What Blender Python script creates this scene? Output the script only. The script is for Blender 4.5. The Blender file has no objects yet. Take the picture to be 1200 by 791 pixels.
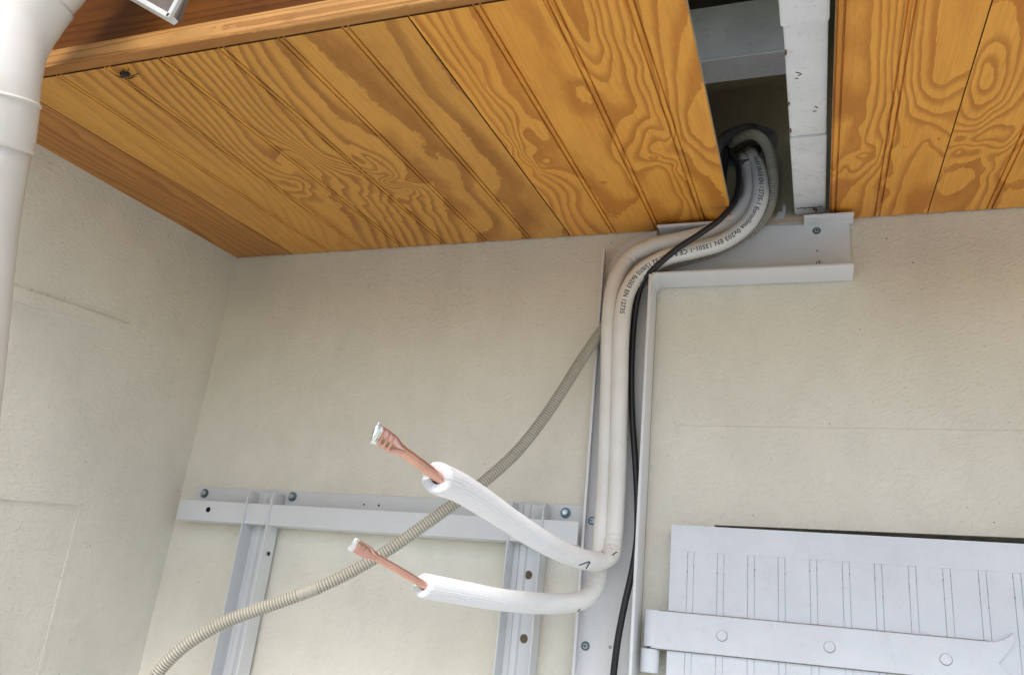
import bpy, bmesh, math, random
import numpy as np
from mathutils import Vector, Matrix
from math import sin, cos, pi, radians

# ------------------------------------------------------------------ camera
ZC = 1.75                      # camera height above the terrace
DW = 1.30                      # camera to back wall
F = 978.168                    # focal length in photo pixels (photo is 1200 wide)
R = np.array([[0.940509, 0.323922, 0.102558],
              [-0.020842, 0.356278, -0.934147],
              [-0.33913, 0.876436, 0.341834]])   # rows: camera right, down, forward
SL = 0.107967                  # slope of the soffit (radians)
Z0 = 0.7012                    # soffit height over the camera at the wall
CAM = np.array([0.0, -DW, 0.0])
col = bpy.context.scene.collection
sc = bpy.context.scene

def ray(x, y): return R.T @ np.array([(x-600)/F, (y-395.5)/F, 1.0])
def P(x, y, Y=0.0):
    d = ray(x, y); q = CAM + d*((Y+DW)/d[1])
    return Vector((q[0], q[1], q[2]+ZC))
def US(x, y):                  # photo point -> (u across, s along the slope) on the soffit
    d = ray(x, y); n = np.array([0, -sin(SL), cos(SL)])
    q = CAM + d*(((np.array([0, 0, Z0])-CAM) @ n)/(d @ n))
    return q[0], -q[1]/cos(SL)

cd = bpy.data.cameras.new('camera'); cam = bpy.data.objects.new('camera', cd); col.objects.link(cam)
cd.sensor_fit = 'HORIZONTAL'; cd.sensor_width = 36; cd.lens = F/1200*36; cd.clip_start = 0.02; cd.clip_end = 500
m = Matrix(((R[0][0], -R[1][0], -R[2][0], 0), (R[0][1], -R[1][1], -R[2][1], -DW), (R[0][2], -R[1][2], -R[2][2], ZC), (0, 0, 0, 1)))
q_, r_ = None, m.to_3x3().normalized()
cam.matrix_world = m
sc.camera = cam

# ------------------------------------------------------------------ light
SUN_EL, SUN_AZ = radians(48), radians(165)    # azimuth of the sun, clockwise from +Y (behind the camera)
w = bpy.data.worlds.new('World'); sc.world = w; w.use_nodes = True
nt = w.node_tree; bg = nt.nodes['Background']
sky = nt.nodes.new('ShaderNodeTexSky'); sky.sky_type = 'NISHITA'; sky.sun_disc = False
sky.sun_elevation = SUN_EL; sky.sun_rotation = SUN_AZ; sky.air_density = 1.0; sky.dust_density = 1.7; sky.ozone_density = 1.0
nt.links.new(sky.outputs[0], bg.inputs[0]); bg.inputs[1].default_value = 0.13
sd = bpy.data.lights.new('sun', 'SUN'); so = bpy.data.objects.new('sun', sd); col.objects.link(so)
sd.energy = 1.2; sd.angle = radians(16); sd.color = (1.0, 0.975, 0.94)
sv = Vector((sin(SUN_AZ)*cos(SUN_EL), cos(SUN_AZ)*cos(SUN_EL), sin(SUN_EL)))
so.rotation_euler = sv.to_track_quat('Z', 'Y').to_euler()
so.location = sv*20
sc.view_settings.view_transform = 'Standard'; sc.view_settings.look = 'None'
sc.view_settings.exposure = 0.98; sc.view_settings.gamma = 1.0

# ------------------------------------------------------------------ material helpers
def newmat(name):
    mt = bpy.data.materials.new(name); mt.use_nodes = True
    return mt, mt.node_tree, mt.node_tree.nodes['Principled BSDF']
def N(nt, kind, **kw):
    n = nt.nodes.new('ShaderNode'+kind)
    for k, v in kw.items():
        if k in ('inp',):
            for a, b in v.items(): n.inputs[a].default_value = b
        else: setattr(n, k, v)
    return n
def L(nt, a, b): nt.links.new(a, b)
def math_(nt, op, a, b=None, clamp=False):
    n = nt.nodes.new('ShaderNodeMath'); n.operation = op; n.use_clamp = clamp
    for i, v in enumerate((a, b)):
        if v is None: continue
        if isinstance(v, (int, float)): n.inputs[i].default_value = v
        else: nt.links.new(v, n.inputs[i])
    return n.outputs[0]
def ramp(nt, fac, stops, interp='LINEAR'):
    n = nt.nodes.new('ShaderNodeValToRGB'); n.color_ramp.interpolation = interp
    e = n.color_ramp.elements
    while len(e) > 1: e.remove(e[-1])
    e[0].position = stops[0][0]; c = stops[0][1]; e[0].color = (c if len(c) == 4 else (*c, 1)) if not isinstance(c, float) else (c, c, c, 1)
    for p, c in stops[1:]:
        k = e.new(p); k.color = (c, c, c, 1) if isinstance(c, float) else (*c, 1)
    nt.links.new(fac, n.inputs[0]); return n.outputs[0]
def noise(nt, vec, scale, detail=3, rough=0.5, dist=0.0):
    n = nt.nodes.new('ShaderNodeTexNoise'); n.inputs['Scale'].default_value = scale
    n.inputs['Detail'].default_value = detail; n.inputs['Roughness'].default_value = rough; n.inputs['Distortion'].default_value = dist
    if vec is not None: nt.links.new(vec, n.inputs['Vector'])
    return n.outputs['Fac']
def mapping(nt, vec, scale=(1, 1, 1), loc=(0, 0, 0), rot=(0, 0, 0)):
    n = nt.nodes.new('ShaderNodeMapping'); nt.links.new(vec, n.inputs[0])
    n.inputs['Scale'].default_value = scale; n.inputs['Location'].default_value = loc; n.inputs['Rotation'].default_value = rot
    return n.outputs[0]
def mixc(nt, fac, a, b, mode='MIX'):
    n = nt.nodes.new('ShaderNodeMix'); n.data_type = 'RGBA'; n.blend_type = mode
    for s, v in ((n.inputs[0], fac), (n.inputs[6], a), (n.inputs[7], b)):
        if isinstance(v, (int, float)): s.default_value = v
        elif isinstance(v, tuple): s.default_value = (*v, 1)
        else: nt.links.new(v, s)
    return n.outputs[2]
def bump(nt, bs, h, strength, dist, prev=None):
    n = nt.nodes.new('ShaderNodeBump'); n.inputs['Strength'].default_value = strength; n.inputs['Distance'].default_value = dist
    nt.links.new(h, n.inputs['Height'])
    if prev is not None: nt.links.new(prev, n.inputs['Normal'])
    nt.links.new(n.outputs[0], bs.inputs['Normal']); return n.outputs[0]
def texco(nt, which='Object'): return nt.nodes.new('ShaderNodeTexCoord').outputs[which]

def paint(name, c, rough=0.45, spec=0.5, var=0.06, scale=8, bumps=0.05, metal=0.0, dirt=0.0, dirtc=(0.2, 0.17, 0.13), coat=0.0):
    mt, nt, bs = newmat(name); v = texco(nt)
    f = noise(nt, v, scale, 4, 0.55)
    a = tuple(min(1, x*(1-var)) for x in c); b = tuple(min(1, x*(1+var)) for x in c)
    cc = ramp(nt, f, [(0.3, a), (0.7, b)])
    if dirt:
        f2 = noise(nt, v, scale*5, 6, 0.7)
        cc = mixc(nt, ramp(nt, f2, [(0.56, 0.0), (0.78, dirt)]), cc, dirtc)
    L(nt, cc, bs.inputs['Base Color'])
    bs.inputs['Roughness'].default_value = rough; bs.inputs['Metallic'].default_value = metal
    bs.inputs['Specular IOR Level'].default_value = spec; bs.inputs['Coat Weight'].default_value = coat
    if bumps: bump(nt, bs, noise(nt, v, scale*25, 4, 0.6), bumps, 0.002)
    return mt

def stucco(name, c1, c2, stain=False, rough=1.0):
    mt, nt, bs = newmat(name); v = texco(nt)
    big = noise(nt, v, 2.2, 4, 0.6)
    cc = ramp(nt, big, [(0.3, c1), (0.7, c2)])
    mid = noise(nt, mapping(nt, v, (1, 1, 0.6)), 9, 5, 0.65)
    cc = mixc(nt, ramp(nt, mid, [(0.42, 0.0), (0.85, 0.42)]), cc, tuple(x*0.74 for x in c1))
    speck = noise(nt, v, 130, 2, 0.5)
    cc = mixc(nt, ramp(nt, speck, [(0.70, 0.0), (0.76, 0.5)]), cc, tuple(x*0.45 for x in c1))
    if stain:     # varnish smeared along the edge under the soffit
        sep = N(nt, 'SeparateXYZ'); L(nt, v, sep.inputs[0])
        n1 = noise(nt, v, 60, 4, 0.6)
        h = math_(nt, 'ADD', sep.outputs[2], math_(nt, 'MULTIPLY', n1, 0.012))
        k = ramp(nt, math_(nt, 'SUBTRACT', h, ZC+Z0+0.0035), [(0.0, 0.0), (0.003, 1.0)])
        k = math_(nt, 'MULTIPLY', k, ramp(nt, math_(nt, 'SUBTRACT', ZC+Z0+0.03, h), [(0.0, 0.0), (0.01, 1.0)]))
        cc = mixc(nt, math_(nt, 'MULTIPLY', k, 0.55), cc, (0.50, 0.27, 0.14))
        # darker olive tone on the wall above the soffit
        up = ramp(nt, math_(nt, 'SUBTRACT', sep.outputs[2], ZC+Z0+0.008), [(0.0, 0.0), (0.01, 1.0)])
        cc = mixc(nt, up, cc, mixc(nt, mid, (0.28, 0.25, 0.15), (0.17, 0.155, 0.105)))
    L(nt, cc, bs.inputs['Base Color']); bs.inputs['Roughness'].default_value = 0.62
    bs.inputs['Specular IOR Level'].default_value = 0.35
    # trowelled paint: soft lumps, pits, diagonal ticks
    wv = mapping(nt, v, (1, 1, 1.0), rot=(0, radians(35), 0))
    l1 = noise(nt, mapping(nt, wv, (1.0, 1, 2.6)), 95, 3, 0.55, 0.6)
    l1 = ramp(nt, l1, [(0.52, 0.0), (0.66, 1.0)])
    l2 = noise(nt, v, 260, 3, 0.6)
    l3 = noise(nt, v, 22, 3, 0.5)
    h = math_(nt, 'ADD', math_(nt, 'MULTIPLY', l1, 0.55), math_(nt, 'ADD', math_(nt, 'MULTIPLY', l2, 0.55), math_(nt, 'MULTIPLY', l3, 1.2)))
    bump(nt, bs, h, 0.45, 0.0022*rough)
    return mt

def wood(name, light, dark, lo=0.46, hi=0.80, contrast=1.0, along='y', fiber=0.38, stain=(0.32, 0.13, 0.03), coat=0.05, spec=0.3):
    mt, nt, bs = newmat(name); v = texco(nt)
    if along == 'x': v = mapping(nt, v, (1, 1, 1), rot=(0, 0, radians(90)))
    at = N(nt, 'Attribute'); at.attribute_name = 'grain'
    fib = noise(nt, mapping(nt, v, (240, 9, 30)), 1.0, 3, 0.6)
    ser = noise(nt, mapping(nt, v, (150, 60, 60)), 1.0, 4, 0.65)
    mott = noise(nt, mapping(nt, v, (26, 7, 26)), 1.0, 4, 0.6)
    pore = noise(nt, mapping(nt, v, (700, 22, 60)), 1.0, 2, 0.5)
    g = math_(nt, 'ADD', at.outputs['Fac'], math_(nt, 'MULTIPLY', math_(nt, 'SUBTRACT', ser, 0.5), 0.30))
    t = math_(nt, 'FRACT', g)
    k = ramp(nt, t, [(0.0, 0.55), (0.025, 0.0), (lo, 0.03), (lo+(hi-lo)*0.45, 0.50), (hi, 1.0), (0.985, 1.0), (1.0, 0.6)])
    am = N(nt, 'Attribute'); am.attribute_name = 'figure'
    k = math_(nt, 'MULTIPLY', math_(nt, 'MULTIPLY', k, contrast), am.outputs['Fac'])
    k = math_(nt, 'MULTIPLY', k, ramp(nt, mott, [(0.25, 0.72), (0.65, 1.0)]))
    k = math_(nt, 'ADD', k, math_(nt, 'MULTIPLY', math_(nt, 'SUBTRACT', mott, 0.5), 0.30), True)
    cc = mixc(nt, k, light, dark)
    cc = mixc(nt, math_(nt, 'MULTIPLY', ramp(nt, fib, [(0.40, 0.0), (0.75, 1.0)]), fiber), cc, tuple(x*0.55 for x in light))
    cc = mixc(nt, ramp(nt, pore, [(0.60, 0.0), (0.72, 0.30)]), cc, tuple(x*0.45 for x in dark))
    st = noise(nt, mapping(nt, v, (1, 0.5, 1)), 9, 3, 0.5)
    cc = mixc(nt, ramp(nt, st, [(0.48, 0.0), (0.75, 0.55)]), cc, mixc(nt, 0.5, cc, stain))
    L(nt, cc, bs.inputs['Base Color'])
    bs.inputs['Roughness'].default_value = 0.42; bs.inputs['Specular IOR Level'].default_value = spec; bs.inputs['Coat Weight'].default_value = coat; bs.inputs['Coat Roughness'].default_value = 0.3
    hh = math_(nt, 'ADD', math_(nt, 'MULTIPLY', k, 0.5), math_(nt, 'MULTIPLY', fib, 0.5))
    bump(nt, bs, hh, 0.25, 0.0008)
    return mt

M = {}
M['wall'] = stucco('cream_render', (0.735, 0.705, 0.60), (0.81, 0.785, 0.69), stain=True)
M['wall_side'] = stucco('cream_render_side', (0.73, 0.71, 0.63), (0.81, 0.795, 0.72), rough=1.0)
M['wood_a'] = wood('varnished_pine_dark', (0.50, 0.220, 0.044), (0.30, 0.105, 0.018), contrast=0.8)
M['wood_b'] = wood('varnished_ply', (0.68, 0.328, 0.060), (0.36, 0.135, 0.020), contrast=0.95)
M['wood_c'] = wood('varnished_ply_orange', (0.80, 0.368, 0.058), (0.49, 0.175, 0.020), contrast=0.95, stain=(0.60, 0.20, 0.02))
M['wood_trim'] = wood('varnished_moulding', (0.58, 0.30, 0.095), (0.36, 0.150, 0.04), contrast=0.9, spec=0.15, along='x')
M['wood_fascia'] = wood('shade_toned_varnished_board', (0.150, 0.050, 0.010), (0.085, 0.026, 0.005), contrast=0.7, coat=0.0, spec=0.08, along='x')  # shade under the gutter is put into this dark base colour
M['seam'] = paint('seam_edge', (0.07, 0.03, 0.012), 0.8, 0.1, 0.2, 60, 0.1)
M['raw'] = paint('raw_cut_wood', (0.62, 0.46, 0.29), 0.8, 0.2, 0.2, 60, 0.3)
M['pvc'] = paint('white_pvc', (0.73, 0.735, 0.745), 0.35, 0.5, 0.02, 5, 0.02, dirt=0.12, dirtc=(0.5, 0.46, 0.42))
M['pipe'] = paint('drainpipe_pvc', (0.72, 0.675, 0.615), 0.26, 0.5, 0.04, 9, 0.05, dirt=0.12, dirtc=(0.5, 0.45, 0.38), coat=0.2)
M['powder'] = paint('grey_white_powder_coat', (0.67, 0.69, 0.70), 0.38, 0.5, 0.03, 10, 0.06, dirt=0.10, dirtc=(0.35, 0.34, 0.34))
M['shutter'] = paint('white_painted_board', (0.67, 0.695, 0.735), 0.45, 0.5, 0.05, 14, 0.25, dirt=0.3, dirtc=(0.42, 0.42, 0.42))
M['beam'] = paint('chalky_white_paint', (0.68, 0.69, 0.70), 0.6, 0.3, 0.07, 18, 0.25, dirt=0.6, dirtc=(0.27, 0.25, 0.22))
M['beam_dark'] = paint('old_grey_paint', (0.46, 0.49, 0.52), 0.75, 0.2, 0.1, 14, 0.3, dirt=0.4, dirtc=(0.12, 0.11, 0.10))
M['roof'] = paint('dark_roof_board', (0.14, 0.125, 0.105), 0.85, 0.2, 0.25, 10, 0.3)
M['black'] = paint('black_rubber', (0.014, 0.013, 0.016), 0.38, 0.5, 0.2, 30, 0.1)
M['ink'] = paint('grey_ink', (0.10, 0.10, 0.12), 0.7, 0.2, 0.3, 120, 0)
M['bug'] = paint('spider_black', (0.02, 0.015, 0.014), 0.5, 0.4, 0.3, 200, 0)
M['zinc'] = paint('zinc_plated_steel', (0.50, 0.56, 0.62), 0.28, 0.5, 0.2, 90, 0.1, metal=0.9)
M['washer'] = paint('dark_washer', (0.14, 0.19, 0.22), 0.38, 0.5, 0.2, 90, 0.1, metal=0.7)
M['mortar'] = paint('shadow_toned_mortar', (0.12, 0.12, 0.125), 0.9, 0.1, 0.25, 40, 0.8)  # partly mortar grey, partly the shadow round the pipe hole painted in
M['caulk'] = paint('white_caulk', (0.55, 0.56, 0.57), 0.6, 0.3, 0.1, 60, 0.5)
M['rust'] = paint('rusty_brown_residue', (0.16, 0.085, 0.04), 0.9, 0.1, 0.4, 120, 0.6)
M['hole'] = paint('dark_opening', (0.015, 0.015, 0.015), 0.9, 0.1, 0.1, 20, 0)
M['concrete'] = paint('pale_terrace_concrete', (0.53, 0.52, 0.49), 0.85, 0.2, 0.12, 1.5, 0.3)
M['grass'] = paint('garden_grass', (0.10, 0.14, 0.05), 0.9, 0.1, 0.3, 3, 0.3)
M['metalbr'] = paint('white_enamelled_gutter', (0.62, 0.62, 0.58), 0.4, 0.5, 0.1, 30, 0.1, dirt=0.6, dirtc=(0.32, 0.17, 0.07))
M['guttin'] = paint('dark_gutter_inside', (0.16, 0.125, 0.11), 0.8, 0.2, 0.2, 30, 0.3)  # even dark tone for the inside of the gutter

def foam(name):                   # ribbed insulation; UV.y runs once round the tube
    mt, nt, bs = newmat(name); v = texco(nt); uv = texco(nt, 'UV')
    sep = N(nt, 'SeparateXYZ'); L(nt, uv, sep.inputs[0])
    f = noise(nt, v, 14, 4, 0.6)
    cc = ramp(nt, f, [(0.3, (0.76, 0.74, 0.69)), (0.65, (0.84, 0.83, 0.79))])
    tip = ramp(nt, math_(nt, 'MULTIPLY', math_(nt, 'ADD', v_y(nt, v), 0.0), -1.0), [(0.08, 0.0), (0.28, 1.0)])
    cc = mixc(nt, tip, cc, (0.87, 0.87, 0.88))
    sd_ = math_(nt, 'ABSOLUTE', math_(nt, 'SUBTRACT', sep.outputs[1], 0.13))
    cc = mixc(nt, ramp(nt, sd_, [(0.0, 0.55), (0.009, 0.30), (0.014, 0.0)]), cc, (0.42, 0.34, 0.24))
    f3 = noise(nt, v, 55, 5, 0.7)
    cc = mixc(nt, ramp(nt, f3, [(0.6, 0.0), (0.8, 0.22)]), cc, (0.5, 0.42, 0.32))
    L(nt, cc, bs.inputs['Base Color']); bs.inputs['Roughness'].default_value = 0.5
    bs.inputs['Subsurface Weight'].default_value = 0.0
    rib = math_(nt, 'SINE', math_(nt, 'MULTIPLY', sep.outputs[1], 2*pi*36))
    wr = noise(nt, mapping(nt, v, (1, 1, 1)), 160, 3, 0.6)
    amp = ramp(nt, math_(nt, 'MULTIPLY', v_y(nt, v), -1.0), [(0.05, 0.25), (0.12, 1.0)])
    h = math_(nt, 'ADD', math_(nt, 'MULTIPLY', rib, math_(nt, 'MULTIPLY', amp, 0.35)), math_(nt, 'MULTIPLY', wr, 0.6))
    bump(nt, bs, h, 0.4, 0.0006)
    return mt
def v_y(nt, v):
    s = N(nt, 'SeparateXYZ'); L(nt, v, s.inputs[0]); return s.outputs[1]
M['foam'] = foam('ribbed_white_foam')
M['foam_cut'] = paint('cut_white_foam', (0.88, 0.88, 0.87), 0.7, 0.3, 0.04, 120, 0.6)

def hosemat():
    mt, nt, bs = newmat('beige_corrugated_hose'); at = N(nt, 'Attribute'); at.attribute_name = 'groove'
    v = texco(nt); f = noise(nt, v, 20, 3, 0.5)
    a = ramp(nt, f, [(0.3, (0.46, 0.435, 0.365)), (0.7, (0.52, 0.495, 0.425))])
    cc = mixc(nt, at.outputs['Fac'], a, (0.22, 0.20, 0.14))  # shade between the corrugations mixed into the colour
    L(nt, cc, bs.inputs['Base Color']); bs.inputs['Roughness'].default_value = 0.42
    return mt
M['hose'] = hosemat()
def copper(name, c, rough):
    mt, nt, bs = newmat(name); v = texco(nt)
    f = noise(nt, v, 60, 4, 0.6)
    cc = ramp(nt, f, [(0.3, tuple(x*0.82 for x in c)), (0.7, c)])
    L(nt, cc, bs.inputs['Base Color']); bs.inputs['Metallic'].default_value = 0.85; bs.inputs['Roughness'].default_value = rough
    bump(nt, bs, noise(nt, v, 300, 3, 0.6), 0.12, 0.0005)
    return mt
M['copper'] = copper('copper', (0.78, 0.44, 0.34), 0.30)
M['copper_tip'] = copper('crushed_copper', (0.72, 0.40, 0.32), 0.2)
M['solder'] = copper('silvery_sealed_edge', (0.93, 0.91, 0.90), 0.22)

# ------------------------------------------------------------------ mesh helpers
def obj(name, verts, faces, mat, parent=None, smooth=False, mats=None, midx=None, bevel=0, seg=1, autosm=True):
    me = bpy.data.meshes.new(name); me.from_pydata([tuple(v) for v in verts], [], faces); me.update()
    for mm in (mats or [mat]): me.materials.append(mm)
    if midx is not None: me.polygons.foreach_set('material_index', midx)
    bm = bmesh.new(); bm.from_mesh(me)
    if not smooth or autosm: bmesh.ops.recalc_face_normals(bm, faces=bm.faces)
    if bevel:
        es = [e for e in bm.edges if len(e.link_faces) == 2 and e.calc_face_angle(0) > 0.5]
        bmesh.ops.bevel(bm, geom=es, offset=bevel, segments=seg, profile=0.6, affect='EDGES', clamp_overlap=True)
    bm.to_mesh(me); bm.free()
    if smooth: me.polygons.foreach_set('use_smooth', [True]*len(me.polygons))
    o = bpy.data.objects.new(name, me); col.objects.link(o)
    if parent: o.parent = parent
    return o
def tag(o, label=None, cat=None, group=None, kind=None):
    for k, v in (('label', label), ('category', cat), ('group', group), ('kind', kind)):
        if v: o[k] = v
    return o
def empty(name, loc=(0, 0, 0)):
    o = bpy.data.objects.new(name, None); col.objects.link(o); o.empty_display_size = 0.1
    o['_loc'] = 0; del o['_loc']; o.location = loc; return o
def reparent(o, par):          # keep world placement under a thing that is not at the origin
    o.parent = par; o.matrix_parent_inverse = Matrix.Translation(par.location).inverted()
def boxv(x0, x1, y0, y1, z0, z1):
    v = [(x, y, z) for z in (z0, z1) for y in (y0, y1) for x in (x0, x1)]
    f = [(0, 2, 3, 1), (4, 5, 7, 6), (0, 1, 5, 4), (2, 6, 7, 3), (0, 4, 6, 2), (1, 3, 7, 5)]
    return v, f
class MB:
    def __init__(s): s.v = []; s.f = []; s.mi = []
    def add(s, v, f, mi=0):
        b = len(s.v); s.v += [tuple(q) for q in v]; s.f += [tuple(i+b for i in q) for q in f]; s.mi += [mi]*len(f); return s
    def box(s, *a, mi=0): return s.add(*boxv(*a), mi=mi)
    def prism(s, poly, axis, a, b, mi=0):     # poly of 2D points extruded along axis from a to b
        n = len(poly)
        def mk(p, t): return (t, p[0], p[1]) if axis == 'x' else ((p[0], t, p[1]) if axis == 'y' else (p[0], p[1], t))
        v = [mk(p, a) for p in poly]+[mk(p, b) for p in poly]
        f = [tuple(range(n)), tuple(range(2*n-1, n-1, -1))]+[(i, (i+1) % n, n+(i+1) % n, n+i) for i in range(n)]
        return s.add(v, f, mi)
    def cyl(s, c, axis, r, h, n=24, r2=None, mi=0):
        axis = Vector(axis).normalized(); a = axis.orthogonal().normalized(); b = axis.cross(a); c = Vector(c); r2 = r if r2 is None else r2
        v = [c+a*cos(2*pi*i/n)*r+b*sin(2*pi*i/n)*r for i in range(n)]+[c+axis*h+a*cos(2*pi*i/n)*r2+b*sin(2*pi*i/n)*r2 for i in range(n)]
        f = [tuple(range(n-1, -1, -1)), tuple(range(n, 2*n))]+[(i, (i+1) % n, n+(i+1) % n, n+i) for i in range(n)]
        return s.add(v, f, mi)
    def build(s, name, mat, parent=None, **k):
        mats = mat if isinstance(mat, list) else [mat]
        return obj(name, s.v, s.f, mats[0], parent, mats=mats, midx=None if len(mats) == 1 else s.mi, **k)

# value noise in numpy
def _h(ix, iy, seed):
    n = (ix*374761393+iy*668265263+seed*1442695041) & 0xffffffff
    n = ((n ^ (n >> 13))*1274126177) & 0xffffffff
    return ((n ^ (n >> 16)) & 0xffff)/65535.0
def vn(x, y, seed=0):
    x = np.asarray(x, float); y = np.asarray(y, float)
    xi = np.floor(x).astype(np.int64); yi = np.floor(y).astype(np.int64); fx = x-xi; fy = y-yi
    fx = fx*fx*(3-2*fx); fy = fy*fy*(3-2*fy)
    a = _h(xi, yi, seed); b = _h(xi+1, yi, seed); c = _h(xi, yi+1, seed); d = _h(xi+1, yi+1, seed)
    return (a*(1-fx)+b*fx)*(1-fy)+(c*(1-fx)+d*fx)*fy
def fbm(x, y, o=3, seed=0):
    t = 0; a = 1; s = 0
    for i in range(o):
        t = t+a*(vn(x*2**i, y*2**i, seed+i*7)-0.5); s += a; a *= 0.5
    return t/s*2

def catmull(pts, per=10):
    pts = [np.array(p, float) for p in pts]
    p = [2*pts[0]-pts[1]]+pts+[2*pts[-1]-pts[-2]]; out = []
    for i in range(1, len(p)-2):
        for k in range(per):
            t = k/per; a, b, c, d = p[i-1], p[i], p[i+1], p[i+2]
            out.append(0.5*((2*b)+(-a+c)*t+(2*a-5*b+4*c-d)*t*t+(-a+3*b-3*c+d)*t**3))
    out.append(p[-2]); return np.array(out)
def resample(pts, step):
    d = np.r_[0, np.cumsum(np.linalg.norm(np.diff(pts[:, :3], axis=0), axis=1))]
    n = max(2, int(round(d[-1]/step))+1); t = np.linspace(0, d[-1], n)
    return np.stack([np.interp(t, d, pts[:, k]) for k in range(pts.shape[1])], 1), t
def frames(c, up=(0, -1, 0)):
    T = np.gradient(c[:, :3], axis=0); T /= np.linalg.norm(T, axis=1)[:, None]
    A = []; a = np.array(up, float)
    for t in T:
        a = a-t*(a@t); a /= np.linalg.norm(a); A.append(a)
    A = np.array(A); return T, A, np.cross(T, A)
def sweep(name, path, rad, mat, parent=None, n=28, ends=(True, True), attr=None, noisy=0.0, seed=0, sq=None):
    """path (k,3), rad (k,) -> tube mesh with UVs (u metres, v once round)"""
    T, A, B = frames(path); k = len(path)
    d = np.r_[0, np.cumsum(np.linalg.norm(np.diff(path, axis=0), axis=1))]
    th = np.arange(n)*2*pi/n; V = np.zeros((k, n, 3))
    for i in range(k):
        r = rad[i]*np.ones(n)
        if noisy: r = r*(1+noisy*fbm(th/pi*2, np.full(n, d[i]*28), 2, seed)+noisy*0.35*fbm(th/pi*6, np.full(n, d[i]*120), 2, seed+3))
        ra, rb = (1, 1) if sq is None else sq[i]
        V[i] = path[i]+A[i]*(np.cos(th)*r*ra)[:, None]+B[i]*(np.sin(th)*r*rb)[:, None]
    verts = V.reshape(-1, 3).tolist(); faces = [(i*n+j, i*n+(j+1) % n, (i+1)*n+(j+1) % n, (i+1)*n+j) for i in range(k-1) for j in range(n)]
    if ends[0]: faces.append(tuple(range(n-1, -1, -1)))
    if ends[1]: faces.append(tuple((k-1)*n+j for j in range(n)))
    me = bpy.data.meshes.new(name); me.from_pydata(verts, [], faces); me.materials.append(mat)
    uv = me.uv_layers.new(name='UVMap'); uvs = np.zeros((len(me.loops), 2)); li = 0
    for i in range(k-1):
        for j in range(n):
            uvs[li] = (d[i], j/n); uvs[li+1] = (d[i], (j+1)/n); uvs[li+2] = (d[i+1], (j+1)/n); uvs[li+3] = (d[i+1], j/n); li += 4
    uv.data.foreach_set('uv', uvs.ravel())
    if attr is not None:
        at = me.attributes.new(attr[0], 'FLOAT', 'POINT'); at.data.foreach_set('value', np.repeat(attr[1], n))
    me.polygons.foreach_set('use_smooth', [True]*(k-1)*n+[False]*(len(me.polygons)-(k-1)*n)); me.update()
    bm = bmesh.new(); bm.from_mesh(me); bmesh.ops.recalc_face_normals(bm, faces=bm.faces); bm.to_mesh(me); bm.free()
    o = bpy.data.objects.new(name, me); col.objects.link(o)
    if parent: reparent(o, parent)
    return o
def ppath(pts, per=10): return catmull([tuple(P(*p[:3]))+tuple(p[3:]) for p in pts], per)

# ------------------------------------------------------------------ setting
g = obj('ground', [(-60, -80, -0.01), (60, -80, -0.01), (60, 40, -0.01), (-60, 40, -0.01)], [(0, 1, 2, 3)], M['grass']); tag(g, kind='structure')
g = MB().box(-4, 6, -9, 0.0, -0.15, 0.0).build('terrace', M['concrete'], bevel=0.01); tag(g, kind='structure')

# house wall with a window opening and the hole for the pipes
XL = -1.142
def wall_front():
    bm = bmesh.new()
    x0, x1, z0, z1 = XL-0.02, 3.0, -0.1, ZC+1.35
    outer = [(x0, z0), (x1, z0), (x1, z1), (x0, z1)]
    ztopL, ztopR = P(845, 615.3)[2], P(1200, 630)[2]
    xr = 0.34
    zr = ztopL+(ztopR-ztopL)*(xr-P(845, 614)[0])/(P(1200, 628)[0]-P(845, 614)[0])
    win = [(-0.145, 0.9), (xr, 0.9), (xr, zr), (-0.145, ztopL)]
    hc = P(868, 172); hole = [(hc[0]+0.040*cos(a)*(1+0.06*sin(3*a)), hc[2]+0.034*sin(a)) for a in [2*pi*i/28 for i in range(28)]]
    loops = []
    for lp in (outer, win, hole):
        vs = [bm.verts.new((p[0], 0, p[1])) for p in lp]; loops.append(vs)
        for i in range(len(vs)): bm.edges.new((vs[i], vs[(i+1) % len(vs)]))
    bmesh.ops.triangle_fill(bm, edges=bm.edges[:], use_beauty=True, normal=(0, -1, 0))
    # triangle_fill may fill the holes: remove faces inside them
    def inside(lp, x, z):
        c = False
        for i in range(len(lp)):
            a, b = lp[i], lp[i-1]
            if (a[1] > z) != (b[1] > z) and x < (b[0]-a[0])*(z-a[1])/(b[1]-a[1])+a[0]: c = not c
        return c
    kill = [f for f in bm.faces if any(inside(lp, f.calc_center_median().x, f.calc_center_median().z) for lp in (win, hole))]
    bmesh.ops.delete(bm, geom=kill, context='FACES_ONLY')
    for vs, dep in ((loops[1], 0.16), (loops[2], 0.20)):
        back = [bm.verts.new((v.co.x, dep, v.co.z)) for v in vs]
        for i in range(len(vs)): bm.faces.new((vs[i], vs[(i+1) % len(vs)], back[(i+1) % len(vs)], back[i]))
        bm.faces.new(back)
    for f in bm.faces:
        if f.calc_center_median().y < 0.001 and f.normal.y > 0: f.normal_flip()
    for a in ((0, 1), (1, 2), (2, 3), (3, 0)):
        va, vb = loops[0][a[0]], loops[0][a[1]]
        c = bm.verts.new((va.co.x, 0.3, va.co.z)); d = bm.verts.new((vb.co.x, 0.3, vb.co.z)); bm.faces.new((va, vb, d, c))
    me = bpy.data.meshes.new('house_wall'); bm.to_mesh(me); bm.free(); me.materials.append(M['wall'])
    o = bpy.data.objects.new('house_wall', me); col.objects.link(o); return o
hw = wall_front(); tag(hw, 'cream rendered house wall facing the viewer, behind the white trunking', 'wall')
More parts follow.
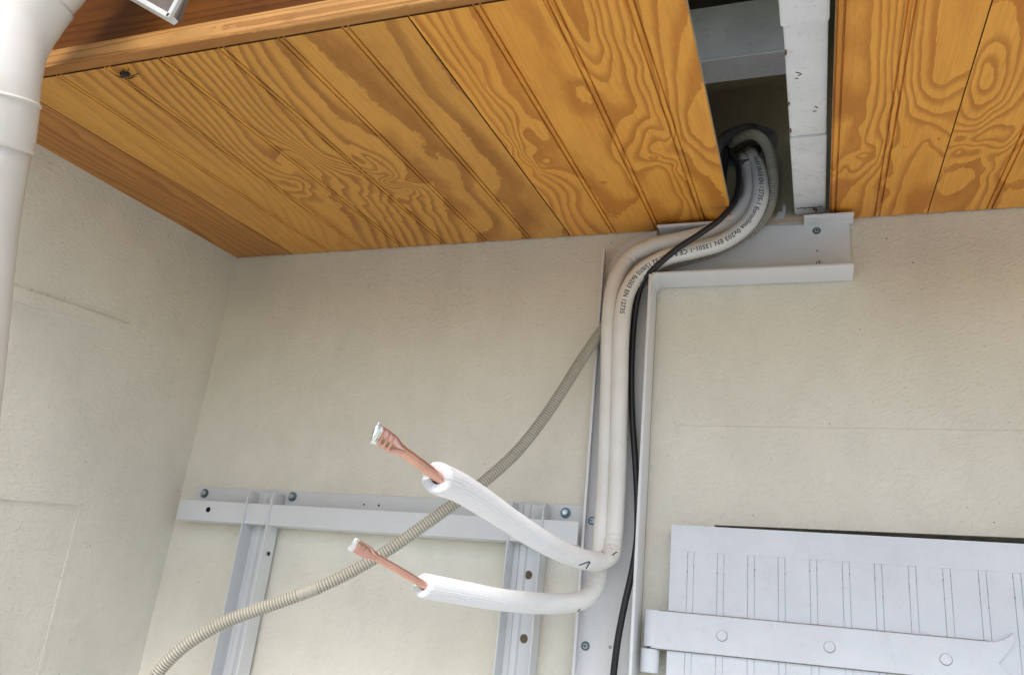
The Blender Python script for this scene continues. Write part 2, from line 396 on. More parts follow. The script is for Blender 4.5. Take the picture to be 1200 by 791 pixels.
# faint old rendering joint
a, b = P(790, 500), P(1215, 505)
MB().prism([(-0.0009, a[2]-0.003), (0.001, a[2]-0.005), (0.001, a[2]+0.004), (-0.0009, a[2]+0.0015)], 'x', a[0], 0.6).build('render_joint', M['wall'], hw)
# dark mortar round the pipe hole, with the hole's shadow put into its colour
hc = P(868, 172)
rng = random.Random(5)
def blob_ring(name, c, rx, rz, ri, mat, parent, y=-0.004, n=40, wob=0.18):
    v = []; f = []
    for i in range(n):
        a = 2*pi*i/n; k = 1+wob*(0.6*sin(2*a+1)+0.4*sin(5*a)+0.3*rng.uniform(-1, 1))
        v += [(c[0]+rx*k*cos(a), 0.001, c[2]+rz*k*sin(a)), (c[0]+(rx*0.55*k+ri*0.45)*cos(a), y, c[2]+(rz*0.55*k+ri*0.45)*sin(a)), (c[0]+ri*cos(a), y*0.6, c[2]+ri*0.85*sin(a)), (c[0]+ri*cos(a), 0.02, c[2]+ri*0.85*sin(a))]
    for i in range(n):
        j = (i+1) % n
        for k in range(3): f.append((4*i+k, 4*j+k, 4*j+k+1, 4*i+k+1))
    return obj(name, v, f, mat, parent, smooth=True)
blob_ring('mortar_shadow_ring', hc+Vector((0.006, 0, 0.002)), 0.056, 0.046, 0.036, M['mortar'], hw, wob=0.07)

for (px_, py_, r_) in ((1070, 308, .0011), (1039, 280, .0010), (716, 285, .0010), (1008, 386, .0007), (972, 496, .0008), (883, 604, .0008), (612, 700, .0007), (470, 690, .0006), (1165, 612, .0008)):
    c = P(px_, py_); o = MB().cyl((c[0], 0.001, c[2]), (0, -1, 0), r_, 0.0014, 9).build('pit', M['hole'], hw)
# left wall (return of the house)
LW = 0.038
v = [(XL, 0, 0), (XL+LW*1.15, -1.15, 0), (XL+LW*1.15, -1.15, ZC+1.2), (XL, 0, ZC+1.2)]
v2 = [(XL-0.25, 0, 0), (XL-0.25, -1.15, 0), (XL-0.25, -1.15, ZC+1.2), (XL-0.25, 0, ZC+1.2)]
lw = obj('side_wall', v+v2, [(0, 1, 2, 3), (7, 6, 5, 4), (1, 5, 6, 2), (3, 2, 6, 7), (0, 4, 5, 1), (0, 3, 7, 4)], M['wall_side'])
tag(lw, 'rough cream rendered wall on the left, meeting the house wall at the corner', 'wall')
def onleft(x, y, off=0.0):       # photo point -> left wall plane
    d = ray(x, y); n = np.array([1, LW, 0]); p0 = np.array([XL, 0, 0])
    q = CAM+d*(((p0-CAM)@n)/(d@n)); return Vector((q[0]+off, q[1], q[2]+ZC))
def leftpatch(name, quad, off, edge=0.0015):
    c = [onleft(*q) for q in quad]; top = [p+Vector((off, 0, 0)) for p in c]; base = [p+Vector((-0.002, 0, 0)) for p in c]
    cen = sum(c, Vector())/len(c); n = len(c)
    top = [t+(cen-t).normalized()*edge for t in top]
    return obj(name, base+top, [tuple(range(n, 2*n))]+[(i, (i+1) % n, n+(i+1) % n, n+i) for i in range(n)], M['wall_side'], lw)
leftpatch('render_ridge', [(-20, 324), (8, 333), (80, 356), (151, 381), (147, 395), (78, 373), (10, 351), (-20, 343)], 0.0042, 0.0008)
leftpatch('render_ridge', [(-20, 568), (40, 572), (97, 577), (93, 592), (40, 588), (-20, 583)], 0.0014, 0.0008)
leftpatch('render_ridge', [(93, 592), (97, 592), (45, 800), (41, 800)], 0.0005, 0.0003)

# ------------------------------------------------------------------ soffit
SLEN = 0.663
def rbf(ctrl, U, S, asp=0.42, lam=1e-4):
    c = np.array(ctrl); X = np.stack([c[:, 0], c[:, 1]*asp], 1)*10
    Q = np.stack([U.ravel(), S.ravel()*asp], 1)*10
    def phi(a, b):
        d2 = ((a[:, None, :]-b[None, :, :])**2).sum(2)+1e-9; return 0.5*d2*np.log(d2)
    n = len(c); K = phi(X, X)+lam*np.eye(n); Pm = np.c_[np.ones(n), X]
    A = np.block([[K, Pm], [Pm.T, np.zeros((3, 3))]]); sol = np.linalg.solve(A, np.r_[c[:, 2], np.zeros(3)])
    out = np.zeros(len(Q))
    for i in range(0, len(Q), 6000):
        q = Q[i:i+6000]; out[i:i+6000] = phi(q, X)@sol[:n]+np.c_[np.ones(len(q)), q]@sol[n:]
    return out.reshape(U.shape)
def crop(x0, y0, s, lines):      # {level: 'x,y x,y ...'} measured in an enlarged view of the photo
    out = []
    for lev, txt in lines:
        for t in txt.split():
            a, b = t.split(','); u, s_ = US(x0+float(a)/s, y0+float(b)/s); out.append((u, s_, lev))
    return out
def gauss(U, S, px, amp, su, ss):
    u, s_ = US(*px); return amp*np.exp(-((U-u)/su)**2-((S-s_)/ss)**2)

def panel(name, x0, x1, field, mat, grooves, label=None, s0=0.002, s1=SLEN, skew=(0, 0), parent=None, du=0.0026, ds=0.0042, seed=1, mask=None, raw=(0, 0)):
    """one soffit sheet: fine grid on the underside carrying the grain, grooves cut in, thickness upward"""
    us = list(np.arange(x0, x1, du)); us[0] = x0; us.append(x1)
    gz = {}
    keep = [u for u in us if all(abs(u-gx) > 0.0062 for gx in grooves)]
    prof = [(-0.0055, 0.0), (-0.0050, 0.0032), (-0.0036, 0.0032), (-0.0028, 0.0001), (0.0, -0.0001), (0.0018, 0.0001), (0.0024, 0.0034), (0.0038, 0.0034), (0.0046, 0.0)]
    for gx in grooves:
        for d, z in prof: keep.append(gx+d); gz[round(gx+d, 6)] = z
    us = np.array(sorted(keep)); us = us[(us >= x0-1e-6) & (us <= x1+1e-6)]
    zz = np.array([gz.get(round(u, 6), 0.0) for u in us])
    ss = np.linspace(s0, s1, int((s1-s0)/ds)+1)
    U, S = np.meshgrid(us, ss, indexing='ij')
    t = (S-s0)/(s1-s0); wgt0 = np.clip(1-(U-x0)/0.02, 0, 1); wgt1 = np.clip(1-(x1-U)/0.02, 0, 1)
    U2 = U+skew[0]*t*wgt0+skew[1]*t*wgt1
    G = field(U2, S)
    Z = np.repeat(zz[:, None], len(ss), 1)
    nu, ns = U.shape
    V = np.stack([U2, -S, Z], 2).reshape(-1, 3)
    th = 0.010
    top = V.copy(); top[:, 2] = th
    idx = np.arange(nu*ns).reshape(nu, ns)
    a, b, c, d = idx[:-1, :-1].ravel(), idx[1:, :-1].ravel(), idx[1:, 1:].ravel(), idx[:-1, 1:].ravel()
    faces = np.stack([a, b, c, d], 1).tolist()      # orientation fixed below (normal down)
    mi = [0]*len(faces)
    # rim
    rim = list(idx[0, :])+list(idx[1:, -1])+list(idx[-1, -2::-1])+list(idx[-2:0:-1, 0])
    verts = V.tolist(); base = len(verts)
    # jagged saw-cut rim
    for r in rim:
        x, y, z = V[r]; verts.append((x, y, th))
    nr = len(rim)
    for i in range(nr):
        j = (i+1) % nr; faces.append((rim[i], rim[j], base+j, base+i)); xa, xb = us[0], us[-1]
        left = rim[i] < ns and rim[j] < ns; right = rim[i] >= (nu-1)*ns and rim[j] >= (nu-1)*ns
        mi.append(1 if (left and raw[0]) or (right and raw[1]) else 2)
    faces.append(tuple(base+i for i in range(nr))); mi.append(1)
    me = bpy.data.meshes.new(name); me.from_pydata(verts, [], faces)
    me.materials.append(mat); me.materials.append(M['raw']); me.materials.append(M['seam']); me.polygons.foreach_set('material_index', mi)
    at = me.attributes.new('grain', 'FLOAT', 'POINT'); at.data.foreach_set('value', np.r_[G.ravel(), np.zeros(nr)])
    mk = np.ones_like(G) if mask is None else mask(U2, S)
    at = me.attributes.new('figure', 'FLOAT', 'POINT'); at.data.foreach_set('value', np.r_[mk.ravel(), np.zeros(nr)])
    me.update(); bm = bmesh.new(); bm.from_mesh(me); bmesh.ops.recalc_face_normals(bm, faces=bm.faces); bm.to_mesh(me); bm.free()
    o = bpy.data.objects.new(name, me); col.objects.link(o)
    if parent: o.parent = parent
    if label: o['label'] = label
    return o

soffit = empty('soffit'); soffit.location = (0, 0, ZC+Z0); soffit.rotation_euler = (SL, 0, 0)
tag(soffit, 'varnished timber soffit of grooved sheets with figured grain overhead', 'ceiling')

def wob(U, S, seed, a=1.0):
    return a*(0.10*fbm(U*55, S*16, 3, seed)+0.18*fbm(U*14, S*3.5, 2, seed+9))
def field_a(U, S): return 3*fbm(U*9, S*2.2, 3, 3)+U*38+0.3*fbm(U*60, S*8, 3, 5)
# sheet B, levels rise from the joint on its right towards the left
c1, c2, c3 = (250, 20, 3.296), (430, 0, 3.296), (300, 150, 4.615)
CB = crop(*c2, [(0.45, '130,60 200,200 290,340 390,450 470,530 600,690 690,791'),
                (1.02, '70,80 180,270 250,380 340,470 430,600 480,750'),
                (0.2, '150,60 400,420 640,700')])
CB += crop(*c1, [(1.5, '545,20 640,130 740,250 824,350'),
                 (1.98, '335,60 440,175 560,240 640,340 740,420 824,535'),
                 (2.3, '400,220 500,300 600,370'),
                 (2.5, '290,90 350,150 430,290 560,385 640,440 760,540'),
                 (3.02, '240,110 320,210 400,300 480,400 560,430 640,470'),
                 (4.02, '170,90 230,190 300,290 400,390 520,500 590,560'),
                 (5.02, '120,100 180,190 260,290 350,400 470,520 560,580'),
                 (6.02, '80,95 150,220 230,330 330,440 440,540'),
                 (7.02, '30,105 120,240 210,360 300,450 400,530'),
                 (9.02, '110,310 200,410 290,480'),
                 (11.5, '110,410 190,490'),
                 (13.5, '100,500 170,560')])
CB += crop(*c3, [(1.5, '1010,60 1190,240'), (2.02, '900,60 1030,180 1120,340'), (2.6, '730,20 880,170 1000,280 1180,470'),
                 (3.02, '620,90 760,150 850,290 960,330 1010,450 1110,610'), (4.02, '600,130 700,180 800,290 900,350 990,490 1070,620'),
                 (5.02, '600,160 700,230 780,300 860,370 960,500 1000,625'), (6.5, '620,260 680,300 740,400 840,520 900,640'),
                 (8.5, '560,250 640,370 700,470 800,640'), (10, '480,260 560,380 640,490 720,650'),
                 (11.5, '420,300 480,400 560,500 640,650'), (12.4, '330,360 440,480 540,640'), (13.2, '150,340 300,460 420,640'),
                 (12.2, '120,210 230,150 330,240'), (16.5, '20,300 150,430 330,650')])
CB += crop(30, 60, 3.296, [(9.02, '725,49'), (10.5, '640,20 720,100'), (11.7, '725,158'), (12.5, '555,10 640,110'), (14.6, '480,25 600,160 725,287'), (16.5, '420,40 560,190 700,320'), (18.2, '300,50 450,180 640,340 800,470'), (20, '200,60 400,230 600,400 780,560'), (22, '100,110 300,270 500,420 780,620'), (23, '60,180 300,340 700,590')])
def field_b(U, S):
    G = rbf(CB, U, S)
    # far left of the sheet: pale and quiet
    G = G+gauss(U, S, (345, 218), 2.6, 0.030, 0.040)+gauss(U, S, (370, 226), -1.0, 0.018, 0.022)
    G = G+gauss(U, S, (462, 214), -2.2, 0.024, 0.018)+gauss(U, S, (480, 222), 1.6, 0.018, 0.024)+gauss(U, S, (450, 207), 1.1, 0.016, 0.016)
    m_ = gauss(U, S, (450, 235), 1, 0.11, 0.10)+gauss(U, S, (360, 220), 0.8, 0.07, 0.07)
    G = G+m_*(0.55*fbm(U*60, S*38, 2, 31))
    return G+wob(U, S, 12)
CC = crop(430, 0, 3.296, [(8.0, '160,45 290,225 420,390 560,570 690,760'), (7.02, '210,40 300,165 380,280 470,420 540,520 580,600 640,680 740,791'),
                (6.02, '250,25 330,160 400,270 480,380 560,490 595,590 650,650 770,760'),
                (5.02, '300,15 345,110 400,200 445,250 485,360 560,430 585,520 605,590 690,670 800,791'),
                (4.02, '372,10 430,100 470,180 500,260 560,370 610,440 620,480 600,520'), (3.6, '480,100 560,220 640,350 720,500 800,640'),
                (4.3, '660,500 640,580 660,650'), (3.55, '560,20 640,140 720,280 800,440')])
CC += crop(620, 0, 3.296, [(0.9, '150,0 185,60 205,130 225,110'), (1.02, '130,10 165,70 190,120 215,158 232,120 215,40 205,0'),
                (2.02, '75,0 130,95 190,180 262,250 290,180 262,80 238,0'), (3.02, '55,10 110,110 170,200 220,270 295,315 320,260 290,120 265,0'),
                (4.02, '200,330 260,395 350,455 405,430 385,320 345,180 320,80 300,0'), (3.5, '170,290 260,470 350,650 400,760'), (3.45, '120,190 160,280 250,480 330,640'),
                (3.4, '0,150 90,300 170,450 230,600'), (3.7, '300,740 250,700'), (3.72, '20,80 60,140'), (5.02, '345,0 375,120 420,270 455,400 470,450'), (6.02, '372,0 405,150 445,300 490,430 520,510'),
                (7.02, '430,0 465,180 505,330 535,450 550,530'), (8.02, '505,0 515,180 535,320 550,430 565,530 600,590'),
                (9.02, '612,90 585,200 568,310 578,430 600,530 660,590 745,640'), (9.6, '640,150 620,260 600,400'), (10.02, '672,325 640,380 612,440 625,510 690,572 725,560'), (10.4, '690,450 660,480'),
                (5.02, '445,465 400,550 380,640 440,650 500,640 545,680 590,770'), (6.02, '475,500 440,560 425,600 460,620 530,630 560,640 600,760'),
                (7.02, '490,540 472,580 540,610 570,650 620,720 650,790'), (8.02, '560,560 620,610 680,680 740,735'), (4.7, '430,700 480,780'), (3.75, '380,700 400,770')])
def field_c(U, S):
    G = rbf(CC, U, S)
    G = G+gauss(U, S, (639, 189), 0.75, 0.010, 0.010)+gauss(U, S, (708, 214), 0.65, 0.005, 0.004)
    G = G+gauss(U, S, (767, 184), -1.2, 0.008, 0.006)
    m_ = gauss(U, S, (775, 175), 1, 0.03, 0.05)
    return G+m_*0.35*fbm(U*70, S*40, 2, 8)+wob(U, S, 22, 0.8)
CD = crop(960, 0, 3.042, [(0.85, '70,0 80,150 75,300 60,420'), (0.7, '120,0 120,150 120,300'), (1.02, '195,0 187,120 185,220 182,310 165,420 152,500 152,535'),
                (0.55, '110,440 85,500 60,560'), (0.9, '110,400 130,440 120,500'), (1.5, '60,620 110,600'),
                (2.02, '225,0 215,200 210,330 190,420 165,500 200,520 205,560 170,585 100,600 60,625'), (3.02, '255,0 245,180 240,330 220,420 228,500 215,560 170,620 110,690'),
                (4.02, '285,0 265,180 262,300 268,370 250,500 225,580 170,660 150,770'), (5.02, '310,0 292,150 280,300 285,390 255,540 225,650 210,760'),
                (6.02, '340,0 320,150 310,280 320,370 370,430 440,460 470,480'), (7.02, '362,0 340,150 332,280 350,370 410,405 490,395'), (8.02, '385,0 368,150 362,290 385,335 410,350 500,320'),
                (9.02, '435,0 425,130 408,250 410,290 440,300 480,280 530,255'), (9.4, '480,60 500,180 570,120 610,20'),
                (5.5, '300,420 330,450 390,455 350,475 320,470'), (5.02, '255,690 262,620 310,530 370,490 420,495 455,520'), (6.02, '280,700 300,640 340,560 380,505 420,540 440,560'),
                (6.52, '300,740 320,670 370,640 400,640'), (6.9, '350,750 380,700')])
def field_d(U, S):
    G = rbf(CD, U, S); u, s_ = US(1010, 183)
    d = np.sqrt(((U-u)/0.011)**2+((S-s_)/0.010)**2); G = G+1.8*np.exp(-d*1.2)
    return G+wob(U, S, 42, 0.7)
CE = crop(960, 0, 3.042, [(5.6, '600,270'), (5.02, '590,235 610,240 620,270 605,315 580,320 575,280'), (4.02, '600,170 665,190 665,260 640,330 590,370 550,350 560,260'),
                (3.02, '660,10 705,80 705,200 680,300 640,370 570,420 530,420'), (3.4, '640,60 620,120 560,200'), (2.02, '730,240 690,330 620,400 520,445'), (1.02, '730,330 680,390 600,440 510,465'),
                (0.3, '730,410 680,440 560,480'), (-0.3, '500,495 560,500 620,490 680,470'), (-0.5, '600,488'), (0.3, '510,510 600,505 660,515'), (1.02, '450,545 490,580 540,575 575,565 590,600 575,660 540,720 510,760'),
                (2.02, '500,535 560,540 610,560 620,610 590,700 570,745'), (1.4, '480,650 530,620'), (2.5, '620,620 680,540 730,490'), (3.02, '630,740 650,690 690,660 730,640'), (3.3, '700,710')])
def field_e(U, S): return rbf(CE, U, S)+wob(U, S, 52, 0.7)

M['wood_b'].name = 'varnished_ply'
pa = panel('wood_panel', XL-0.01, -1.0035, field_a, M['wood_a'], [], 'narrow red-brown board in the corner', parent=soffit, s1=SLEN)
def mask_b(U, S):
    t = np.clip((U+0.850+0.10*S+0.02*fbm(U*8, S*4, 2, 77))/0.075, 0, 1); return 0.30+0.70*t
pb = panel('wood_panel', -1.0018, -0.4114, field_b, M['wood_b'], [-0.9170, -0.8360, -0.7500, -0.6600, -0.5750, -0.4890], 'wide sheet with a knot eye', parent=soffit, mask=mask_b)
pc = panel('wood_panel', -0.4094, -0.1235, field_c, M['wood_c'], [-0.3290, -0.2500, -0.1700], 'sheet sawn off beside the opening', parent=soffit, skew=(0, 0.0085), raw=(0, 1))
pd = panel('wood_panel', 0.0290, 0.1733, field_d, M['wood_c'], [0.0345, 0.1010], 'narrow sawn strip right of the opening', parent=soffit, raw=(1, 0))
pe = panel('wood_panel', 0.1747, 0.95, field_e, M['wood_c'], [0.2600, 0.3400, 0.4200, 0.5, 0.58], 'sheet at the far right', parent=soffit, du=0.004)

# moulding and fascia along the outer edge
def grained_box(name, x0, x1, y0, y1, z0, z1, mat, parent, fld, bev=0.0, nx=220, nz=10, round_=False):
    """long board, grain attribute over its front and underside"""
    prof = [(y1, z0), (y0+bev, z0), (y0+bev*0.3, z0+bev*0.3), (y0, z0+bev)]
    prof += [(y0, z0+bev+(z1-z0-2*bev)*k/nz) for k in range(1, nz)]
    prof += [(y0, z1-bev), (y0+bev*0.3, z1-bev*0.3), (y0+bev, z1), (y1, z1)]
    n = len(prof); xs = np.linspace(x0, x1, nx); V = []; G = []
    d = np.r_[0, np.cumsum([math.dist(prof[i], prof[i+1]) for i in range(n-1)])]
    for x in xs:
        for k, p in enumerate(prof): V.append((x, p[0], p[1])); G.append(float(fld(x, d[k])))
    f = [(i*n+j, i*n+(j+1) % n, (i+1)*n+(j+1) % n, (i+1)*n+j) for i in range(nx-1) for j in range(n)]
    f += [tuple(range(n)), tuple((nx-1)*n+j for j in range(n))]
    me = bpy.data.meshes.new(name); me.from_pydata(V, [], f); me.materials.append(mat)
    at = me.attributes.new('grain', 'FLOAT', 'POINT'); at.data.foreach_set('value', G)
    at = me.attributes.new('figure', 'FLOAT', 'POINT'); at.data.foreach_set('value', [1.0]*len(G)); me.update()
    bm = bmesh.new(); bm.from_mesh(me); bmesh.ops.recalc_face_normals(bm, faces=bm.faces); bm.to_mesh(me); bm.free()
    o = bpy.data.objects.new(name, me); col.objects.link(o)
    if parent: reparent(o, parent)
    return o
zt = P(300, 47, -0.655)[2]
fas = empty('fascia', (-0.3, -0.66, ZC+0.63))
tag(fas, 'shade-darkened brown fascia board and its lighter moulding at the outer edge of the soffit', 'fascia')
fm = grained_box('moulding', -1.25, 1.6, -0.6720, -0.6640, zt-0.001, P(300, 15, -0.672)[2], M['wood_trim'], fas, lambda x, d: 2.2*float(fbm(x*2.2, d*60, 2, 5))+d*25, bev=0.002)
grained_box('moulding_lip', -1.25, 1.6, -0.6735, -0.6520, zt-0.006, zt-0.0012, M['wood_trim'], fas, lambda x, d: 1.5*float(fbm(x*2, d*50, 2, 9)), bev=0.001)
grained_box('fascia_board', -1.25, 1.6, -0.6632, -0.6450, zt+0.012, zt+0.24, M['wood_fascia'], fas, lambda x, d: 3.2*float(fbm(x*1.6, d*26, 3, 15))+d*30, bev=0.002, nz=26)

# ------------------------------------------------------------------ inside the opening
YB = -0.150
zb = P(870, 92, YB)[2]
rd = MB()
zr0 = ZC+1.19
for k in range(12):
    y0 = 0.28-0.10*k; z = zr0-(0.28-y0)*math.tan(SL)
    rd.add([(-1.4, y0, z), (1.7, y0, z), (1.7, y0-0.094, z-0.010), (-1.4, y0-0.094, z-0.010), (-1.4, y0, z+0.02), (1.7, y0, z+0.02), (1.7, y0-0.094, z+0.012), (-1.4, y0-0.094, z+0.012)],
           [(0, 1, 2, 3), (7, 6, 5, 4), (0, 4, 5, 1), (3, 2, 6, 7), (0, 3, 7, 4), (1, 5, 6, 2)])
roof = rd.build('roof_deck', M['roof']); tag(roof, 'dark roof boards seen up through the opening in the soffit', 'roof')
cb = MB().box(-1.13, -0.0275, -0.206, YB, zb, zb+0.105).build('cross_beam', [M['beam_dark']], bevel=0.002)
tag(cb, 'grey painted wall plate crossing the opening above the pipes', 'beam')
bt = MB().box(-1.13, -0.0280, -0.2055, YB-0.0005, zb-0.0025, zb-0.0003).build('painted_underside', M['beam'], cb)
# rafter with old paint ridges: three lengths at slightly different depths, one board
zs = lambda s: ZC+Z0-s*sin(SL)
raf = empty('rafter', (0, -0.3, ZC+Z0)); tag(raf, 'white painted rafter end running down to the wall between the cut sheets', 'beam')
def raft(y0, y1, dz, x0, x1):
    v = []
    for y in (y0, y1):
        z = ZC+Z0+y*math.tan(SL)+dz
        v += [(x0, y, z), (x1, y, z), (x1, y, z+0.15), (x0, y, z+0.15)]
    return v, [(0, 1, 2, 3), (7, 6, 5, 4), (0, 4, 5, 1), (1, 5, 6, 2), (2, 6, 7, 3), (3, 7, 4, 0)]
rb = MB().add(*raft(-0.003, -0.270, 0.012, -0.0245, 0.0235)).add(*raft(-0.2705, -0.530, 0.0150, -0.0240, 0.0230)).add(*raft(-0.5305, -0.644, 0.0100, -0.0265, 0.0240))
rbo = rb.build('rafter_body', M['beam'], None, bevel=0.003, seg=2); reparent(rbo, raf)
# rust line at the wall end, paint nicks
def flakes(name, pts, mat, parent, zoff):
    mb = MB()
    for (x, y, dx, dy, ang) in pts:
        c, s = cos(ang), sin(ang); q = []
        k = 7
        for i in range(k):
            a = 2*pi*i/k; rr = 0.7+0.5*rng.random(); px, py = dx*cos(a)*rr, dy*sin(a)*rr
            X, Y = x+px*c-py*s, y+px*s+py*c; q.append((X, Y, ZC+Z0+Y*math.tan(SL)+zoff))
        mb.add(q+[(a_[0], a_[1], a_[2]+0.0012) for a_ in q], [tuple(range(k)), tuple(range(2*k-1, k-1, -1))]+[(i, (i+1) % k, k+(i+1) % k, k+i) for i in range(k)])
    o = mb.build(name, mat); reparent(o, parent); tag(o, kind='stuff'); return o
flakes('rust_line', [(-0.018+0.0055*i+rng.uniform(-.001, .001), -0.030+rng.uniform(-.0015, .0015), 0.0035, 0.0014, rng.uniform(-.4, .4)) for i in range(7)]+[(0.006, -0.024, 0.002, 0.006, 0), (0.009, -0.018, 0.0015, 0.007, 0.1)], M['rust'], raf, 0.0112)
flakes('paint_nicks', [(-0.010, -0.43, 0.0038, 0.0006, 0.6), (-0.008, -0.425, 0.0030, 0.0005, -0.7), (-0.012, -0.418, 0.0022, 0.0005, 0.2), (0.010, -0.345, 0.0035, 0.0006, 0.9), (0.008, -0.335, 0.003, 0.0005, -0.2),
                        (-0.0225, -0.36, 0.0012, 0.005, 0), (-0.0225, -0.475, 0.0012, 0.006, 0.1), (-0.0225, -0.29, 0.001, 0.006, 0)], M['rust'], raf, 0.0142)
# caulk blob on the wall beside the opening
p = P(915, 252)
cau = []
for i, (dx, dz, rx, rz) in enumerate([(0, 0, 0.006, 0.007), (0.005, 0.009, 0.003, 0.011), (-0.006, -0.004, 0.006, 0.003)]):
    for k in range(12):
        a = 2*pi*k/12; cau.append((p[0]+dx+rx*cos(a)*(1+.2*rng.uniform(-1, 1)), 0, p[2]+dz+rz*sin(a)))
mb = MB()
for j in range(3):
    rgn = cau[j*12:(j+1)*12]; cen = [sum(q[0] for q in rgn)/12, -0.003-0.0007*j, sum(q[2] for q in rgn)/12]
    mb.add(rgn+[tuple(cen)], [(i, (i+1) % 12, 12) for i in range(12)])
mb.build('caulk_smear', M['caulk'], hw, smooth=True)

# ------------------------------------------------------------------ trunking
LH = 0.057
tr = empty('cable_trunking', P(700, 500)); tag(tr, 'open white plastic trunking without its lid, turning from the wall down to the left', 'trunking')
xl, xr_ = -0.3440, -0.252
LHL = 0.022
zbot = 0.55
zl = P(708, 289, -LH)[2]; zc_low = P(1001, 311, -LH)[2]
t_ = 0.0022
def addp(name, mb, **k):
    o = mb.build(name, M['pvc'], **k); reparent(o, tr); return o
# vertical run: back, left and right sides with rolled lips
addp('back_plate', MB().box(xl+t_, xr_+0.004, -0.0042, -0.0015, zbot, zc_low+0.012))
lipw = 0.0045
def side(x, sgn, z0, z1, name, LH=LH):
    prof = [(x, -0.0012), (x, -LH), (x+sgn*lipw, -LH), (x+sgn*lipw, -LH+0.0022), (x+sgn*t_, -LH+0.0022), (x+sgn*t_, -0.0012)]
    addp(name, MB().prism(prof, 'z', z0, z1), bevel=0.0006)
side(xl, 1, zbot, P(708, 289, -LHL)[2], 'side_flange', LHL)
side(xr_+0.004, -1, zbot, zc_low+0.002, 'side_flange')
# horizontal run
xe = P(1001, 311, -LH)[0]; zu = P(990, 250, -0.046)[2]
pts = []
arc = []
for k in range(13):         # curved corner plate
    a = pi-(pi/2)*k/12; arc.append((-0.243+0.088*cos(a), ZC+0.603+0.095*sin(a)))
poly = [(P(*q, -0.005)[0], P(*q, -0.005)[2]) for q in ((710, 345), (710.5, 330), (714, 314), (720, 301), (729, 290), (741, 281.5), (756, 275), (770, 271.5), (770, 330), (745, 345))]
mb = MB().prism(poly, 'y', -0.0075, -0.0030); addp('corner_plate', mb)
p1, p2 = P(870, 266), P(935, 266)
poly = [(-0.243, ZC+0.602), (xe-0.002, ZC+0.602), (xe-0.002, zu+0.005), (P(943, 255)[0], zu+0.005), (P(941, 266)[0], P(941, 266)[2]), (P(865, 268)[0], P(865, 268)[2]), (P(860, 262)[0], zu+0.005), (-0.243, zu+0.005)]
addp('back_plate', MB().prism(poly, 'y', -0.0068, -0.0036))
prof = [(-0.0012, zc_low), (-LH, zc_low), (-LH, zc_low+lipw), (-LH+0.0022, zc_low+lipw), (-LH+0.0022, zc_low+t_), (-0.0012, zc_low+t_)]
addp('side_flange', MB().prism(prof, 'x', xr_+0.0045, xe), bevel=0.0006)
def upper(x0, x1):
    h = 0.047; z = zu
    prof = [(-0.0012, z+0.0050), (-0.030, z+0.0045), (-0.034, z+0.0015), (-h, z+0.0012), (-h, z-0.0028), (-h+0.002, z-0.0028), (-h+0.002, z-0.001), (-0.033, z-0.0007), (-0.029, z+0.0022), (-0.0012, z+0.0028)]
    addp('top_flange', MB().prism(prof, 'x', x0, x1), bevel=0.0004)
upper(P(770, 263, -0.047)[0], P(866, 262, -0.047)[0]); upper(P(942, 252, -0.047)[0], P(1001, 251, -0.047)[0])
# mitre piece at the inner corner
a = P(762, 320, -LH-0.0012); b = P(768, 326, -LH-0.0012); c_ = P(775, 336, -0.002)
mb = MB().prism([(xr_+0.0025, zc_low-0.012), (xr_+0.0040, zc_low+0.0010), (xr_+0.011, zc_low+0.0010), (xr_+0.0065, zc_low-0.004)], 'y', -LH-0.0008, -0.003); addp('mitre_trim', mb)

def screw(px, py, Y, r, par, name='screw', head='flat'):
    c = P(px, py, Y); mb = MB(); mb.cyl(c, (0, -1, 0), r, 0.0012, 24, r*0.86)
    s = mb.build(name, M['washer'], smooth=False); reparent(s, par)
    m2 = MB(); m2.cyl((c[0], c[1]-0.0012, c[2]), (0, -1, 0), r*0.55, 0.0006, 20, r*0.45)
    o = m2.build('screw_head', M['zinc']); o.parent = s; o.matrix_parent_inverse = Matrix.Translation(par.location).inverted() if False else Matrix(); o.matrix_parent_inverse = (Matrix.Translation(-Vector(par.location))).inverted() @ Matrix.Translation(-Vector(par.location)); 
    m3 = MB(); 
    for a in (0, 1):
        l, w_ = r*0.38, r*0.09
        dx, dz = (l, w_) if a == 0 else (w_, l)
        m3.box(c[0]-dx, c[0]+dx, c[1]-0.0021, c[1]-0.0017, c[2]-dz, c[2]+dz)
    m3.v = [tuple(v) for v in m3.v]
    k = m3.build('drive_slot', M['hole']); k.parent = s
    return s
screw(957, 270.5, -0.0068, 0.0066, tr); screw(686, 756.5, -0.0042, 0.0068, tr); screw(694, 610, -0.0042, 0.0068, tr)
def dot(px, py, Y, r, par, mat='hole', sz=1.0, name='drill_hole'):
    c = P(px, py, Y); mb = MB(); mb.cyl(c, (0, -1, 0), r, 0.0003, 14)
    if sz != 1.0: mb.v = [(x, y, c[2]+(z-c[2])*sz) for x, y, z in mb.v]
    o = mb.build(name, M[mat]); reparent(o, par); return o
dot(715, 758, -0.0042, 0.0022, tr); dot(715, 758, -0.0046, 0.0012, tr, 'pvc')
dot(957.5, 294, -0.0068, 0.0011, tr, sz=1.6); dot(960, 307, -0.0068, 0.0009, tr, sz=4.0); dot(957, 308, -0.0068, 0.0008, tr, sz=3.0)

